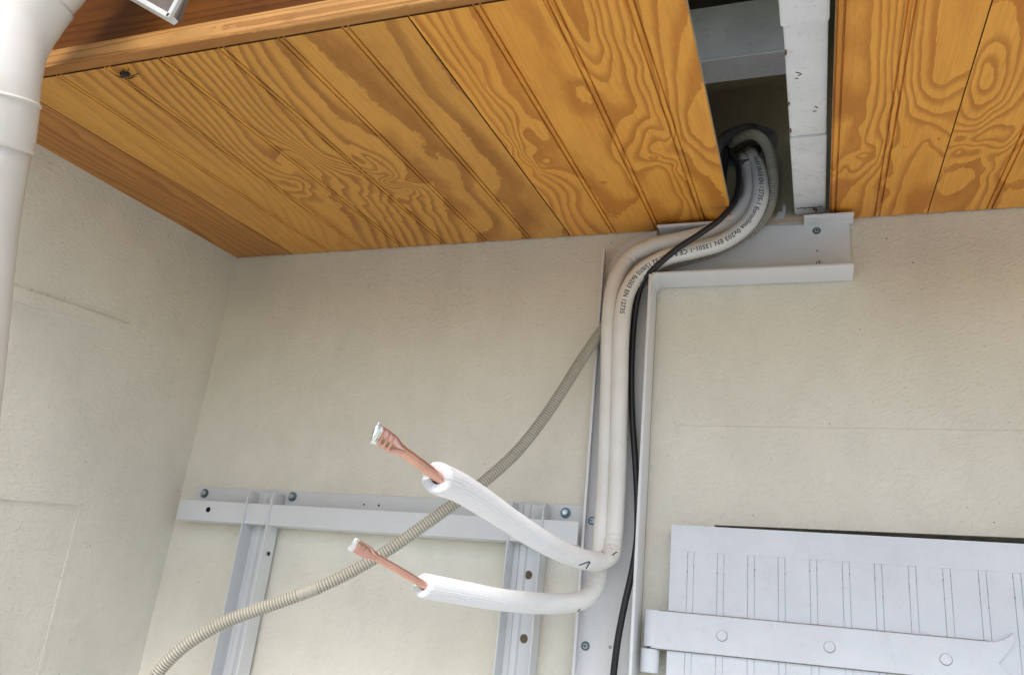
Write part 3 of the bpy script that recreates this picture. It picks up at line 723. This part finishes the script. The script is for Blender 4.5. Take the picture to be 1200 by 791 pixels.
# ------------------------------------------------------------------ insulated copper tubes
def insulated(path_px, rad, cop_px, label, rc, seed, spin, text=None):
    root = empty('insulated_pipe', P(*path_px[len(path_px)//2][:3])); tag(root, label, 'pipe', 'insulated copper pipes in the trunking')
    path = ppath(path_px, 14)[:, :3]; path, d = resample(path, 0.0035)
    # insulation: outer skin, torn end ring, bore
    T, A, B = frames(path); k = len(path)
    rr = rad*np.ones(k)
    end = path[-1]; t = T[-1]
    n = 120; th = np.arange(n)*2*pi/n; V = []
    for i in range(k):
        r = rr[i]*(1+0.018*fbm(th/pi*2, np.full(n, d[i]*22), 2, seed)+0.006*fbm(th/pi*7, np.full(n, d[i]*90), 2, seed+3))
        r = r+0.00065*float(np.clip((-path[i][1]-0.05)/0.08, 0.12, 1))*np.abs(np.cos(th*15))
        # creases where the bend squeezes the foam
        V.append(path[i]+A[i]*(np.cos(th)*r)[:, None]+B[i]*(np.sin(th)*r)[:, None])
    K = np.gradient(T, axis=0)/np.maximum(np.gradient(d)[:, None], 1e-6); cm = np.linalg.norm(K, axis=1)
    for i in range(k):
        if cm[i] > 7:
            kd = K[i]/cm[i]; nv = V[i]-path[i]; nv = nv/np.linalg.norm(nv, axis=1)[:, None]
            inn = np.clip(nv@kd, 0, 1); a_ = min(1, (cm[i]-7)/12)
            cr = 0.5+0.5*np.cos(2*pi*d[i]/0.0125+0.9*np.sin(th*2+seed))
            V[i] = V[i]-nv*((0.0017*(1-cr)**2*inn+0.0007*(1-cr)*(1-inn)*np.clip(nv@kd+0.6, 0, 1))*a_)[:, None]
            V[i] = V[i]+nv*(0.0006*a_*fbm(th*1.5, th*0+d[i]*150, 2, seed+90))[:, None]
    jag = 0.0022*fbm(th*3.1, th*0+seed, 2, seed+40)+0.0015*np.sin(th+seed)
    V[-1] = V[-1]+t*jag[:, None]
    ri = rc*1.13
    for (rf, push) in ((0.93, 0.0012), (0.72, 0.0008), (0.5, -0.0004)):
        r = rad*rf*(1+0.03*fbm(th*2.3, th*0+rf*5, 2, seed+50)); jg = jag*(rf)+push+0.0007*fbm(th*5, th*0+rf*9, 2, seed+60)
        V.append(end+A[-1]*(np.cos(th)*r)[:, None]+B[-1]*(np.sin(th)*r)[:, None]+t*jg[:, None])
    for dep in (0.0, -0.02):
        V.append(end+A[-1]*(np.cos(th)*ri)[:, None]+B[-1]*(np.sin(th)*ri)[:, None]+t*(dep))
    V = np.array(V); kk = len(V)
    verts = V.reshape(-1, 3).tolist(); faces = [(i*n+j, i*n+(j+1) % n, (i+1)*n+(j+1) % n, (i+1)*n+j) for i in range(kk-1) for j in range(n)]
    me = bpy.data.meshes.new('insulation'); me.from_pydata(verts, [], faces); me.materials.append(M['foam']); me.materials.append(M['foam_cut'])
    uv = me.uv_layers.new(name='UVMap'); uvs = np.zeros((len(me.loops), 2)); dd = np.r_[d, [d[-1]]*5]; li = 0
    for i in range(kk-1):
        for j in range(n):
            uvs[li:li+4] = ((dd[i], j/n), (dd[i], (j+1)/n), (dd[i+1], (j+1)/n), (dd[i+1], j/n)); li += 4
    uv.data.foreach_set('uv', uvs.ravel())
    me.polygons.foreach_set('material_index', [0]*((k-1)*n)+[1]*((kk-k)*n)); me.polygons.foreach_set('use_smooth', [True]*len(me.polygons)); me.update()
    bm = bmesh.new(); bm.from_mesh(me); bmesh.ops.recalc_face_normals(bm, faces=bm.faces); bm.to_mesh(me); bm.free()
    ins = bpy.data.objects.new('insulation', me); col.objects.link(ins); reparent(ins, root)
    # bare copper with its crushed end
    cp = ppath(cop_px, 12)[:, :3]; cp, cd_ = resample(cp, 0.0012); Lc = cd_[-1]
    ra, rb, = [], []
    body_n = 0
    for s in cd_:
        rem = Lc-s; crush = 0.034
        q = np.clip((crush-rem)/0.014, 0, 1); q = q*q*(3-2*q)
        rip = 0.075*sin((rem)/0.0055*2*pi+0.6*sin(rem*900))*(1 if rem < crush*0.62 else 0)
        ra.append(1-q*0.72+rip*1.0*q); rb.append(1+q*0.70+rip*0.16*q)
    sp = spin
    T2, A2, B2 = frames(cp); m_ = 26; th2 = np.arange(m_)*2*pi/m_; VV = []
    for i in range(len(cp)):
        a_ = A2[i]*cos(sp)+B2[i]*sin(sp); b_ = -A2[i]*sin(sp)+B2[i]*cos(sp)
        VV.append(cp[i]+a_*(np.cos(th2)*rc*ra[i])[:, None]+b_*(np.sin(th2)*rc*rb[i]*(1+0.03*fbm(th2, th2*0+i*.3, 1, 5)))[:, None])
    VV = np.array(VV); kb = int(len(cp)*(Lc-0.0335)/Lc); kt = len(cp)-6
    for i in range(kt, len(cp)):        # ragged, silvered lip
        f_ = (i-kt+1)/(len(cp)-kt)
        VV[i] = VV[i]+np.stack([fbm(th2*4+i*1.7, th2*0+k_*5.1, 2, seed+70) for k_ in range(3)], 1)*0.0013*f_
        VV[i] = cp[i]+(VV[i]-cp[i])*(1+0.10*f_)
    def seg(i0, i1, name, mat, par, cap):
        vs = VV[i0:i1+1].reshape(-1, 3).tolist(); r_ = i1-i0+1
        fs = [(i*m_+j, i*m_+(j+1) % m_, (i+1)*m_+(j+1) % m_, (i+1)*m_+j) for i in range(r_-1) for j in range(m_)]
        if cap: fs.append(tuple((r_-1)*m_+j for j in range(m_)))
        return obj(name, vs, fs, mat, None, smooth=True)
    c0 = seg(0, kb, 'copper_pipe', M['copper'], root, False); reparent(c0, root)
    c1_ = seg(kb, kt, 'crushed_end', M['copper_tip'], c0, False); c1_.parent = c0
    c2_ = seg(kt, len(cp)-1, 'sealed_edge', M['solder'], c0, True); c2_.parent = c0
    return root, path, d

t1 = [(874, 176, 0.10), (880, 182, 0.045), (886, 194, 0.0), (890.5, 213, -0.034), (889.5, 236, -0.044), (876, 262, -0.048), (848, 283, -0.050), (812, 294, -0.050), (778, 303, -0.048), (750, 320, -0.045), (734, 346, -0.050),
      (728, 385, -0.052), (726, 450, -0.047), (724.5, 520, -0.040), (723, 570, -0.040), (721, 612, -0.040), (719, 634, -0.043), (714, 651, -0.060), (694, 657, -0.100), (656, 645, -0.190), (616, 622, -0.320), (576, 595, -0.450), (540, 572, -0.560), (512, 560, -0.640)]
c1p = [(527, 568, -0.628), (513.5, 559, -0.640), (480, 534.5, -0.670), (450, 513.5, -0.698), (438, 507, -0.708)]
R1, path1, d1 = insulated(t1, 0.0136, c1p, 'white insulated copper pipe with printed text, upper of the two bent out of the trunking', 0.0047, 3, 0.35)
t2 = [(868, 182, 0.10), (874, 188, 0.045), (878, 200, 0.0), (880.5, 217, -0.022), (876, 235, -0.030), (860, 256, -0.033), (831, 272, -0.035), (797, 281, -0.034), (765, 288, -0.033), (737, 303, -0.032), (720, 333, -0.039),
      (714, 380, -0.045), (713, 450, -0.039), (711, 520, -0.032), (708.5, 580, -0.034), (705, 625, -0.036), (703.5, 655, -0.038), (700, 680, -0.046), (690, 698, -0.068), (668, 706, -0.105), (630, 706.5, -0.170), (585, 702, -0.250), (545, 695, -0.325), (510, 688.5, -0.385), (496, 686, -0.408)]
c2p = [(503, 689, -0.401), (497, 685.3, -0.408), (470, 669.4, -0.433), (440, 652.3, -0.460), (412, 636.5, -0.486)]
R2, path2, d2 = insulated(t2, 0.0132, c2p, 'white insulated copper pipe without text, the lower one, leaving the trunking at the lower elbow', 0.0043, 11, 0.25)

# printing along the upper pipe
def print_on(path, d, s0, txt, size, off, root, rad, flip=1):
    cu = bpy.data.curves.new('txt', 'FONT'); cu.body = txt; cu.size = size; cu.space_character = 1.05; cu.resolution_u = 2; cu.offset = size*0.02
    to = bpy.data.objects.new('txt', cu); col.objects.link(to)
    dg = bpy.context.evaluated_depsgraph_get(); me0 = bpy.data.meshes.new_from_object(to.evaluated_get(dg))
    bt_ = bmesh.new(); bt_.from_mesh(me0); bmesh.ops.triangulate(bt_, faces=bt_.faces)
    for _ in range(3):
        le = [e for e in bt_.edges if e.calc_length() > 0.0016]
        if le: bmesh.ops.subdivide_edges(bt_, edges=le, cuts=1); bmesh.ops.triangulate(bt_, faces=bt_.faces)
    bt_.to_mesh(me0); bt_.free()
    vs = np.array([v.co for v in me0.vertices]); fs = [tuple(p.vertices) for p in me0.polygons]
    bpy.data.objects.remove(to); bpy.data.curves.remove(cu)
    T = np.gradient(path, axis=0); T /= np.linalg.norm(T, axis=1)[:, None]; out = []
    for x, y, z in vs:
        s = s0+x; c = np.array([np.interp(s, d, path[:, k]) for k in range(3)]); t = np.array([np.interp(s, d, T[:, k]) for k in range(3)]); t /= np.linalg.norm(t)
        v = np.array([0.10, -1, -0.30]); v = v-t*(v@t); v /= np.linalg.norm(v); upv = np.cross(v, t)
        a = (y+off)/rad; out.append(c+(v*cos(a)+upv*sin(a))*(rad*1.022+0.0002))
    o = obj('printing', out, fs, M['ink'], None); reparent(o, root); return len(txt)
sA = float(d1[np.argmin([(path1[i][2]-P(889, 195)[2])**2+(path1[i][0]-P(889, 195)[0])**2 if path1[i][1] < 0.03 else 9 for i in range(len(path1))])])
print_on(path1, d1, sA-0.012, '1/4-0.8 X 3/8-0.8 EN 12735-1 Euroclima 0x203 EN 13501-1 CE R410A 32 15/07/5 0x203 EN 12735', 0.0104, -0.0025, R1, 0.0136)
def on_tube(path, rad, x, y, lift=0.0002):
    rd_ = ray(x, y); rd_ = rd_/np.linalg.norm(rd_); o_ = np.array([0, -DW, ZC]); best = None
    tn = np.gradient(path, axis=0); tn /= np.linalg.norm(tn, axis=1)[:, None]
    for c, t_ax in zip(path, tn):
        tt = (c-o_)@rd_; q = o_+rd_*tt; dd_ = np.linalg.norm(q-c)
        if dd_ < rad*0.98 and (best is None or dd_ < best[0]): best = (dd_, q, max(0.25, float(np.linalg.norm(np.cross(rd_, t_ax)))))
    if best is None: return None
    return best[1]-rd_*(math.sqrt(rad**2-best[0]**2)/best[2]+lift)
def pen(path, rad, pts, root, w_=0.0006, mat='ink', name='pen_mark'):
    q = [on_tube(path, rad, x, y) for x, y in pts]; q = [a for a in q if a is not None]
    if len(q) < 2: return
    pa_ = catmull(q, 5); sweep(name, pa_, np.full(len(pa_), w_), M[mat], root, n=6)
pen(path1, 0.0147, [(679, 662), (684, 660), (691, 658), (690, 661), (687, 666)], R1, 0.0009)
pen(path1, 0.0147, [(705, 647), (709, 644.5), (713, 643), (712, 646), (707, 648)], R1, 0.0006)
pen(path1, 0.0147, [(718.5, 650), (720.5, 648), (723, 646.5)], R1, 0.0010, 'rust', 'torn_nick')
pen(path2, 0.0143, [(674, 718), (677, 716.5), (680, 713)], R2, 0.0007)
# felt-pen ticks near the elbows
def tick(pts, Y, root, w_=0.0009):
    pa_ = catmull([tuple(P(x, y, Y)) for x, y in pts], 6); o = sweep('pen_mark', pa_, np.full(len(pa_), w_), M['ink'], root, n=6); return o
# ------------------------------------------------------------------ corrugated drain hose
def hose():
    px = [(852, 172, 0.06), (866, 162, 0.01), (884, 158, -0.012), (899, 172, -0.020), (906, 203, -0.022), (903, 238, -0.020), (890, 262, -0.018), (868, 279, -0.016), (835, 296, -0.014), (800, 306, -0.013), (772, 316, -0.0125), (750, 334, -0.0125), (736, 350, -0.0125),
          (722, 366, -0.014), (712, 378, -0.020), (703, 390, -0.034), (694, 403, -0.046), (680, 424, -0.062), (660, 456, -0.085), (635, 493, -0.105), (605, 530, -0.130), (570, 562, -0.160), (535, 588, -0.185), (500, 613, -0.205), (460, 641, -0.225), (420, 665, -0.240), (380, 685, -0.255), (345, 699, -0.265), (305, 713, -0.275), (265, 728, -0.285), (230, 747, -0.295), (203, 768, -0.300), (184, 790, -0.300), (172, 820, -0.300), (168, 860, -0.290)]
    path = ppath(px, 10)[:, :3]; path, d = resample(path, 0.0036/6)
    cuffs = []
    for (x, y) in ((672, 434), (362, 693.5), (907, 208)):
        # nearest path point to that photo position
        best = min(range(len(path)), key=lambda i: (lambda q: (q[0]-x)**2+(q[1]-y)**2)(proj(path[i])))
        cuffs.append(d[best])
    r = []; gr = []
    for s in d:
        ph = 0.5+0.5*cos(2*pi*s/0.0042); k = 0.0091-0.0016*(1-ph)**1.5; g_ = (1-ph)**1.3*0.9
        for i, cs in enumerate(cuffs):
            if abs(s-cs) < 0.0135: k = 0.0090 if abs(abs(s-cs)-0.006) > 0.0008 else 0.0084; g_ = 0.38  # cuffs darkened evenly to stand for the rib shade they lack
        r.append(k); gr.append(g_)
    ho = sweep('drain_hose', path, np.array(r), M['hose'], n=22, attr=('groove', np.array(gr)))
    tag(ho, 'beige corrugated drain hose hanging from behind the trunking down to the lower left', 'hose')
def proj(p):
    q = np.array([p[0], p[1]+DW, p[2]-ZC]); c = R@q; return 600+F*c[0]/c[2], 395.5+F*c[1]/c[2]
hose()
# ------------------------------------------------------------------ black cable
px = [(843, 150, 0.10), (850, 172, 0.03), (862, 188, -0.035), (866, 208, -0.060), (862, 233, -0.078), (845, 256, -0.084), (819, 275, -0.080), (793, 292, -0.072), (772, 310, -0.060), (756, 326, -0.044), (747, 350, -0.034), (742, 390, -0.028),
      (740, 440, -0.026), (741, 490, -0.026), (744.5, 540, -0.028), (747, 590, -0.032), (746.5, 630, -0.036), (741, 668, -0.040), (732, 708, -0.042), (724, 750, -0.042), (719, 790, -0.040), (716, 830, -0.04), (714, 870, -0.04)]
pth = ppath(px, 10)[:, :3]; pth, _ = resample(pth, 0.004)
cab = sweep('black_cable', pth, np.full(len(pth), 0.0050), M['black'], n=16); tag(cab, 'black electric cable crossing over the white pipes and hanging down inside the trunking', 'cable')
px2 = [(846, 170, 0.05), (850, 182, -0.01), (848, 205, -0.03), (846, 235, -0.032), (842, 262, -0.02)]
pth = ppath(px2, 10)[:, :3]
cab2 = sweep('black_cable', pth, np.full(len(pth), 0.006), M['black'], n=14); tag(cab2, 'short black loop of cable tucked behind the sawn sheet edge in the wall hole', 'cable')

# ------------------------------------------------------------------ mounting bracket
br = empty('mounting_bracket', P(450, 600)); tag(br, 'grey-white steel wall bracket for an outdoor unit, with one crossbar and two uprights', 'bracket')
def addb(name, mb, mat='powder', **k):
    o = mb.build(name, M[mat], **k); reparent(o, br); return o
bz0, bz1 = ZC+0.1500, ZC+0.1860
xb0, xb1 = -1.106, -0.3455
prof = [(-0.0010, ZC+0.2170), (-0.0010, bz0), (-0.0380, bz0), (-0.0380, bz1), (-0.0358, bz1), (-0.0358, bz0+0.0022), (-0.0034, bz0+0.0022), (-0.0034, ZC+0.2170)]
addb('crossbar', MB().prism(prof, 'x', xb0, xb1), bevel=0.0007)
def channel(xa, xb, z0, z1, name):
    y0, y1 = -0.0085, -0.0430; t = 0.0022
    xm = (xa+xb)/2
    # web with a raised central rib, two flanges
    w0 = [(xa+t, y0), (xa+t, y0-t), (xm-0.017, y0-t), (xm-0.014, y0-t-0.004), (xm-0.005, y0-t-0.004), (xm-0.002, y0-t), (xb-t, y0-t), (xb-t, y0), (xm-0.003, y0), (xm-0.006, y0-0.004), (xm-0.013, y0-0.004), (xm-0.016, y0)]
    root = empty(name, ((xa+xb)/2, y0, z1)); root.parent = br; root.matrix_parent_inverse = Matrix.Translation(br.location).inverted()
    web = MB().prism(w0, 'z', z0, z1).build('web', M['powder'], bevel=0.0006); reparent2(web, root)
    for x, sx in ((xa, 1), (xb-t, 1)):
        # flange: hooks over the crossbar lip near the top
        f = MB().prism([(y0+0.0004, z0), (y1, z0), (y1, z1-0.012), (y1+0.008, z1), (y0+0.0004, z1)], 'x', x, x+t)
        fo = f.build('flange', M['powder'], bevel=0.0006); reparent2(fo, root)
    return root
def reparent2(o, root):
    o.parent = root; o.matrix_parent_inverse = Matrix.Translation(Vector(root.location)).inverted()
aL = channel(-0.9590, -0.9050, ZC-0.62, ZC+0.209, 'upright'); aR = channel(-0.4585, -0.4020, ZC-0.62, ZC+0.213, 'upright')
# horizontal carrying arms
for (xa, xb) in ((-0.963, -0.901), (-0.4625, -0.398)):
    z1 = ZC-0.118; mb = MB()
    t = 0.0022
    mb.prism([(xa, z1-0.045), (xa, z1), (xb, z1), (xb, z1-0.045), (xb-t, z1-0.045), (xb-t, z1-t), (xa+t, z1-t), (xa+t, z1-0.045)], 'y', -0.0455, -0.16)
    addb('support_arm', mb, bevel=0.001)
def bolt(px, py, r=0.0085):
    c = P(px, py, -0.0034); mb = MB(); mb.cyl(c, (0, -1, 0), r, 0.0016, 22)
    w_ = addb('bolt', mb, 'washer')
    h = MB().cyl((c[0], c[1]-0.0016, c[2]), (0, -1, 0), r*0.68, 0.0052, 6, r*0.66).build('bolt_head', M['zinc'], bevel=0.0008); h.parent = w_
    h2 = MB().cyl((c[0], c[1]-0.0068, c[2]), (0, -1, 0), r*0.42, 0.0006, 16, r*0.36).build('bolt_tip', M['zinc']); h2.parent = w_
bolt(240, 578); bolt(343, 582); bolt(663, 601)
def bhole(px, py, Y, r, mat='hole', sz=1.0): 
    c = P(px, py, Y); mb = MB(); mb.cyl(c, (0, -1, 0), r, 0.0004, 18)
    if sz != 1: mb.v = [(x, y, c[2]+(z-c[2])*sz) for x, y, z in mb.v]
    rim = MB(); n = 20
    return addb('bolt_hole', mb, mat)
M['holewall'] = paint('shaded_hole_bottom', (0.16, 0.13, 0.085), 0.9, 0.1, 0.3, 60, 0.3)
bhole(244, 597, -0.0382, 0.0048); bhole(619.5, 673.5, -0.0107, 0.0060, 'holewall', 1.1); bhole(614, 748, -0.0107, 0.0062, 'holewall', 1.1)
bhole(426.5, 591, -0.0036, 0.0016); bhole(444, 592, -0.0036, 0.0018)
c = P(305, 648, -0.02); 
o = MB().cyl((-0.9028, -0.024, c[2]), (-1, 0, 0), 0.0038, 0.0001, 14).build('bolt_hole', M['hole']); o.location = (0.0, 0, 0); reparent(o, br)

# ------------------------------------------------------------------ shutter
sh = empty('window_shutter', P(790, 700)); tag(sh, 'closed bluish-white painted shutter with beaded boards and a long strap hinge', 'shutter')
def adds(name, mb, **k):
    o = mb.build(name, M['shutter'], **k); reparent(o, sh); return o
YF = -0.035
zst = ZC+0.1893; xs0 = P(787, 615, YF)[0]; xs1 = 0.335; zsb = 0.95
adds('backing_board', MB().box(xs0, xs1, YF+0.0014, -0.004, zsb, zst-0.0004), bevel=0.0006)
zg = P(900, 652, YF)[2]
adds('top_rail', MB().box(xs0, xs1, YF, YF+0.0013, zg, zst))
# beads: x positions read along the groove pairs
bead_px = [808.5, 844, 880, 916, 953.5, 992, 1030, 1070, 1110.5, 1152.5, 1193]
bx = [P(x, 690, YF)[0] for x in bead_px]
bw = 0.0086; gp = 0.0007
edges = [xs0]
first = {}
def piece(name, x0, x1, z0, z1, bevel=0.0003, off=0.0):
    return adds(name, MB().box(x0, x1, YF+off, YF+0.0013, z0, z1), bevel=bevel)
zr_ = zg-0.0001
prev = xs0
zjit = [rng.uniform(-0.0015, 0.0015) for _ in bx]
for i, x in enumerate(bx):
    piece('board', prev, x-bw/2-gp, zsb, zr_, 0)
    piece('bead', x-bw/2, x+bw/2, zsb, zr_, 0.0004, off=-0.0002)
    prev = x+bw/2+gp
piece('board', prev, xs1, zsb, zr_, 0)
# strap hinge
st = MB(); zt0 = lambda x: None
A0, A1 = P(760, 714, -0.0405), P(1150, 750.5, -0.0405)
B0, B1 = P(775, 760, -0.0405), P(1150, 799, -0.0405)
top = lambda x: A0[2]+(A1[2]-A0[2])*(x-A0[0])/(A1[0]-A0[0]); bot = lambda x: B0[2]+(B1[2]-B0[2])*(x-B0[0])/(B1[0]-B0[0])
xe0 = A1[0]
tipu = [P(*q, -0.0405) for q in ((1165, 751.5), (1175, 749.5), (1183, 745), (1188, 740.5), (1190, 746), (1187, 757), (1180, 766), (1170.5, 777))]
zm = lambda x: (top(x)+bot(x))/2
tl = [(p_[0], p_[2]) for p_ in tipu]
mir = [(x, 2*tl[-1][1]-z) for x, z in tl[-2::-1]]
poly = [(P(764, 716, -0.0405)[0], bot(-0.21)), (P(764, 716, -0.0405)[0], top(-0.21))]+[(xe0, top(xe0))]+tl+mir+[(xe0, bot(xe0))]
strap = adds('strap_hinge', MB().prism(poly, 'y', -0.0405, -0.0356), bevel=0.0008)
def addst(name, mb, mat='shutter', **k):
    o = mb.build(name, M[mat], **k); o.parent = strap; return o
gx0, gx1 = A0[0]+0.012, xe0+0.012
def grime(off, h, f):
    n = 60; v = []; 
    for i in range(n+1):
        x = gx0+(gx1-gx0)*i/n; z = f(x)+off; hh = h*(0.55+0.45*abs(float(fbm(x*60, off*900, 2, 3)))+0.3)
        v += [(x, YF-0.0004, z), (x, YF-0.0004, z+hh)]
    adds2('grime_line', v, [(2*i, 2*i+1, 2*i+3, 2*i+2) for i in range(n)])
M['grime'] = paint('brown_grey_grime', (0.33, 0.30, 0.27), 0.9, 0.1, 0.25, 150, 0.3)
def adds2(name, v, f):
    o = obj(name, v, f, M['grime']); reparent(o, sh); return o
grime(-0.0002, 0.0017, top); grime(-0.0013, 0.0012, bot)
for x in bx:
    for sx in (-1, 1):
        for k in range(2):
            z0_ = zg-rng.uniform(0.002, 0.045); ln = rng.uniform(0.0006, 0.0035); xx = x+sx*(bw/2+gp/2); ww = rng.uniform(0.0003, 0.0006)
            adds2('grime_fleck', [(xx-ww, YF-0.0004, z0_), (xx+ww, YF-0.0004, z0_), (xx+ww*0.6, YF-0.0004, z0_-ln), (xx-ww*0.6, YF-0.0004, z0_-ln)], [(0, 1, 2, 3)])
for (x, y) in ((846, 744.5), (972, 757.5), (1108.5, 772)):
    c = P(x, y, -0.0405)
    gr_ = MB().cyl((c[0]+0.0002, c[1]+0.0002, c[2]-0.0003), (0, -1, 0), 0.0077, 0.0004, 26, 0.0074).build('grime_ring', M['grime']); gr_.parent = strap
    mb = MB().cyl(c, (0, -1, 0), 0.0070, 0.0022, 26, 0.0064)
    addst('rivet', mb, smooth=False)
cx = P(764, 735, -0.034)
addst('barrel', MB().cyl((cx[0]+0.0005, -0.0300, P(762, 757, -0.034)[2]), (0, 0, 1), 0.0122, P(762, 714, -0.034)[2]-P(762, 757, -0.034)[2], 28), bevel=0.0015, seg=2, smooth=False)
pin = empty('hinge_pintle', P(760, 770)); tag(pin, 'white painted hinge pin cup under the left end of the shutter strap', 'hinge')
zt_, zb_ = P(760, 759.5, -0.034)[2], P(760, 788, -0.034)[2]
o = MB().cyl((cx[0]-0.0015, -0.0300, zb_), (0, 0, 1), 0.0128, zt_-zb_, 28).build('pin_cup', M['shutter'], bevel=0.0022, seg=3); reparent(o, pin)
o = MB().cyl((cx[0]-0.0005, -0.0300, zt_-0.001), (0, 0, 1), 0.0060, 0.006, 16).build('pin', M['washer']); reparent(o, pin)
o = MB().box(cx[0]-0.009, cx[0]+0.006, -0.0200, 0.002, zb_+0.006, zt_-0.006).build('wall_plate', M['shutter'], bevel=0.001); reparent(o, pin)

# ------------------------------------------------------------------ drainpipe
dp = empty('drainpipe', P(0, 300, -0.75)); tag(dp, 'thick white plastic drainpipe with an elbow in the upper left corner', 'drainpipe')
YP = -0.75
low = [(-58, 640, -0.54), (-36, 427, -0.62), (-20, 264, -0.680), (-5, 168, -0.715)]
p_ = ppath([(-70, 900, -0.44)]+low, 8)[:, :3]; p_, _ = resample(p_, 0.02)
rP = 0.0380
lp = sweep('lower_pipe', p_, np.full(len(p_), rP), M['pipe'], dp, n=56)
sk = ppath([(-6, 172, -0.7135), (-5, 166, -0.7155), (-1.5, 140, -0.725), (1, 116, -0.7335)], 6)[:, :3]; sk, dk = resample(sk, 0.003)
rs = np.full(len(sk), rP+0.0030); rs[0] = rP+0.001; rs[-1] = rP+0.0030
so_ = sweep('socket', sk, rs, M['pipe'], dp, n=56)
lipc = ppath([(0.9, 119.0, -0.7325), (1.4, 114.5, -0.734)], 4)[:, :3]; lipr = rP+0.0032+0.0014*np.sin(np.linspace(0, pi, len(lipc)))
sweep('socket_lip', lipc, lipr, M['pipe'], dp, n=56)
el = ppath([(1, 122, -0.731), (3, 100, -0.738), (6, 80, -0.742), (12, 54, -0.745), (23, 32, -0.745), (38, 10, -0.745), (50, -6, -0.745)], 10)[:, :3]; el, _ = resample(el, 0.003)
re_ = np.full(len(el), rP+0.0018)
sweep('elbow', el, re_, M['pipe'], dp, n=56, noisy=0.004)
kk = int(len(el)*0.30)
up = ppath([(40, 6, -0.745), (58, -14, -0.745), (98, -58, -0.745), (168, -132, -0.745)], 8)[:, :3]; up, _ = resample(up, 0.01)
sweep('upper_pipe', up, np.full(len(up), rP-0.0012), M['pipe'], dp, n=56)

# end of an enamelled gutter channel dipping into view
gt = empty('gutter_end', P(190, 0, -0.74)); tag(gt, 'rust-spotted white metal gutter end poking down at the top left', 'gutter')
yg = -0.74
tip = P(195, 21, yg); lft = P(158, 0, yg); rgt = P(211, 0, yg)
d1_ = (lft-tip).normalized(); d2_ = (Vector((rgt[0], rgt[1], rgt[2]))-tip).normalized()
def strip(a, b, dirn, wid, dep, name, mat):
    dep = dep*(0.25 if 'lip' in name else 0.6)
    # flat strap running from a to b, 'wid' wide along dirn, going back by dep
    o = []; 
    for p_ in (a, b):
        o += [p_, p_+dirn*wid, p_+dirn*wid+Vector((0, dep, 0)), p_+Vector((0, dep, 0))]
    ob = obj(name, o, [(0, 1, 2, 3), (7, 6, 5, 4), (0, 4, 5, 1), (1, 5, 6, 2), (2, 6, 7, 3), (3, 7, 4, 0)], M[mat], bevel=0.0008); reparent(ob, gt); return ob
L_ = (lft-tip)*2.6
strip(tip, tip+L_, Vector((0.75, 0, 0.66)).normalized(), 0.0065, 0.022, 'gutter_floor', 'metalbr')
strip(tip+Vector((0.003, 0, 0)), P(216, -14, yg), Vector((-0.9, 0, 0.3)).normalized(), 0.006, 0.022, 'gutter_end_lip', 'metalbr')
a, b, c = tip+Vector((0.002, 0.012, 0.007)), tip+L_+Vector((0.006, 0.012, 0.008)), P(212, -14, yg)+Vector((-0.004, 0.012, 0))
ob = obj('gutter_inside', [a, b, c, a+Vector((0, .006, 0)), b+Vector((0, .006, 0)), c+Vector((0, .006, 0))], [(0, 1, 2), (5, 4, 3), (0, 3, 4, 1), (1, 4, 5, 2), (2, 5, 3, 0)], M['guttin']); reparent(ob, gt)

# ------------------------------------------------------------------ spider
u, s_ = US(146, 85)
spc = Vector((u, -s_*cos(SL), ZC+Z0-s_*sin(SL)))
sb = bmesh.new()
def ball(c, r, sx=1, sy=1, sz=1):
    mm = bmesh.ops.create_uvsphere(sb, u_segments=14, v_segments=9, radius=r)
    for v in mm['verts']: v.co = Vector((v.co.x*sx, v.co.y*sy, v.co.z*sz))+Vector(c)
ball(spc+Vector((-0.0005, 0.0, -0.0035)), 0.0044, 1.15, 1.0, 0.8); ball(spc+Vector((0.0052, 0.0015, -0.0032)), 0.0027)
me = bpy.data.meshes.new('spider'); 
def leg(pts, r=0.0008):
    for a, b in zip(pts, pts[1:]):
        a, b = Vector(a), Vector(b); t = (b-a).normalized(); n1 = t.orthogonal().normalized(); n2 = t.cross(n1)
        ra = [sb.verts.new(a+(n1*cos(q)+n2*sin(q))*r) for q in (0, 2.1, 4.2)]; rb2 = [sb.verts.new(b+(n1*cos(q)+n2*sin(q))*r*0.7) for q in (0, 2.1, 4.2)]
        for i in range(3): sb.faces.new((ra[i], ra[(i+1) % 3], rb2[(i+1) % 3], rb2[i]))
for ang, ln in ((3.1, .017), (2.75, .016), (2.1, .013), (1.5, .012), (0.75, .014), (0.25, .019), (-0.5, .016), (-0.95, .011)):
    o0 = spc+Vector((0.002, 0.0005, -0.003)); k = o0+Vector((cos(ang), sin(ang), 0))*ln*0.5+Vector((0, 0, -0.0025)); e_ = spc+Vector((0.001, 0, -0.001))+Vector((cos(ang), sin(ang), 0))*ln+Vector((0, 0, -0.0006+sin(ang)*ln*0.10))
    leg([o0, k, e_])
sb.to_mesh(me); sb.free(); me.materials.append(M['bug']); me.polygons.foreach_set('use_smooth', [True]*len(me.polygons))
spd = bpy.data.objects.new('spider', me); col.objects.link(spd); tag(spd, 'small black spider clinging to the pale left part of the soffit', 'spider')
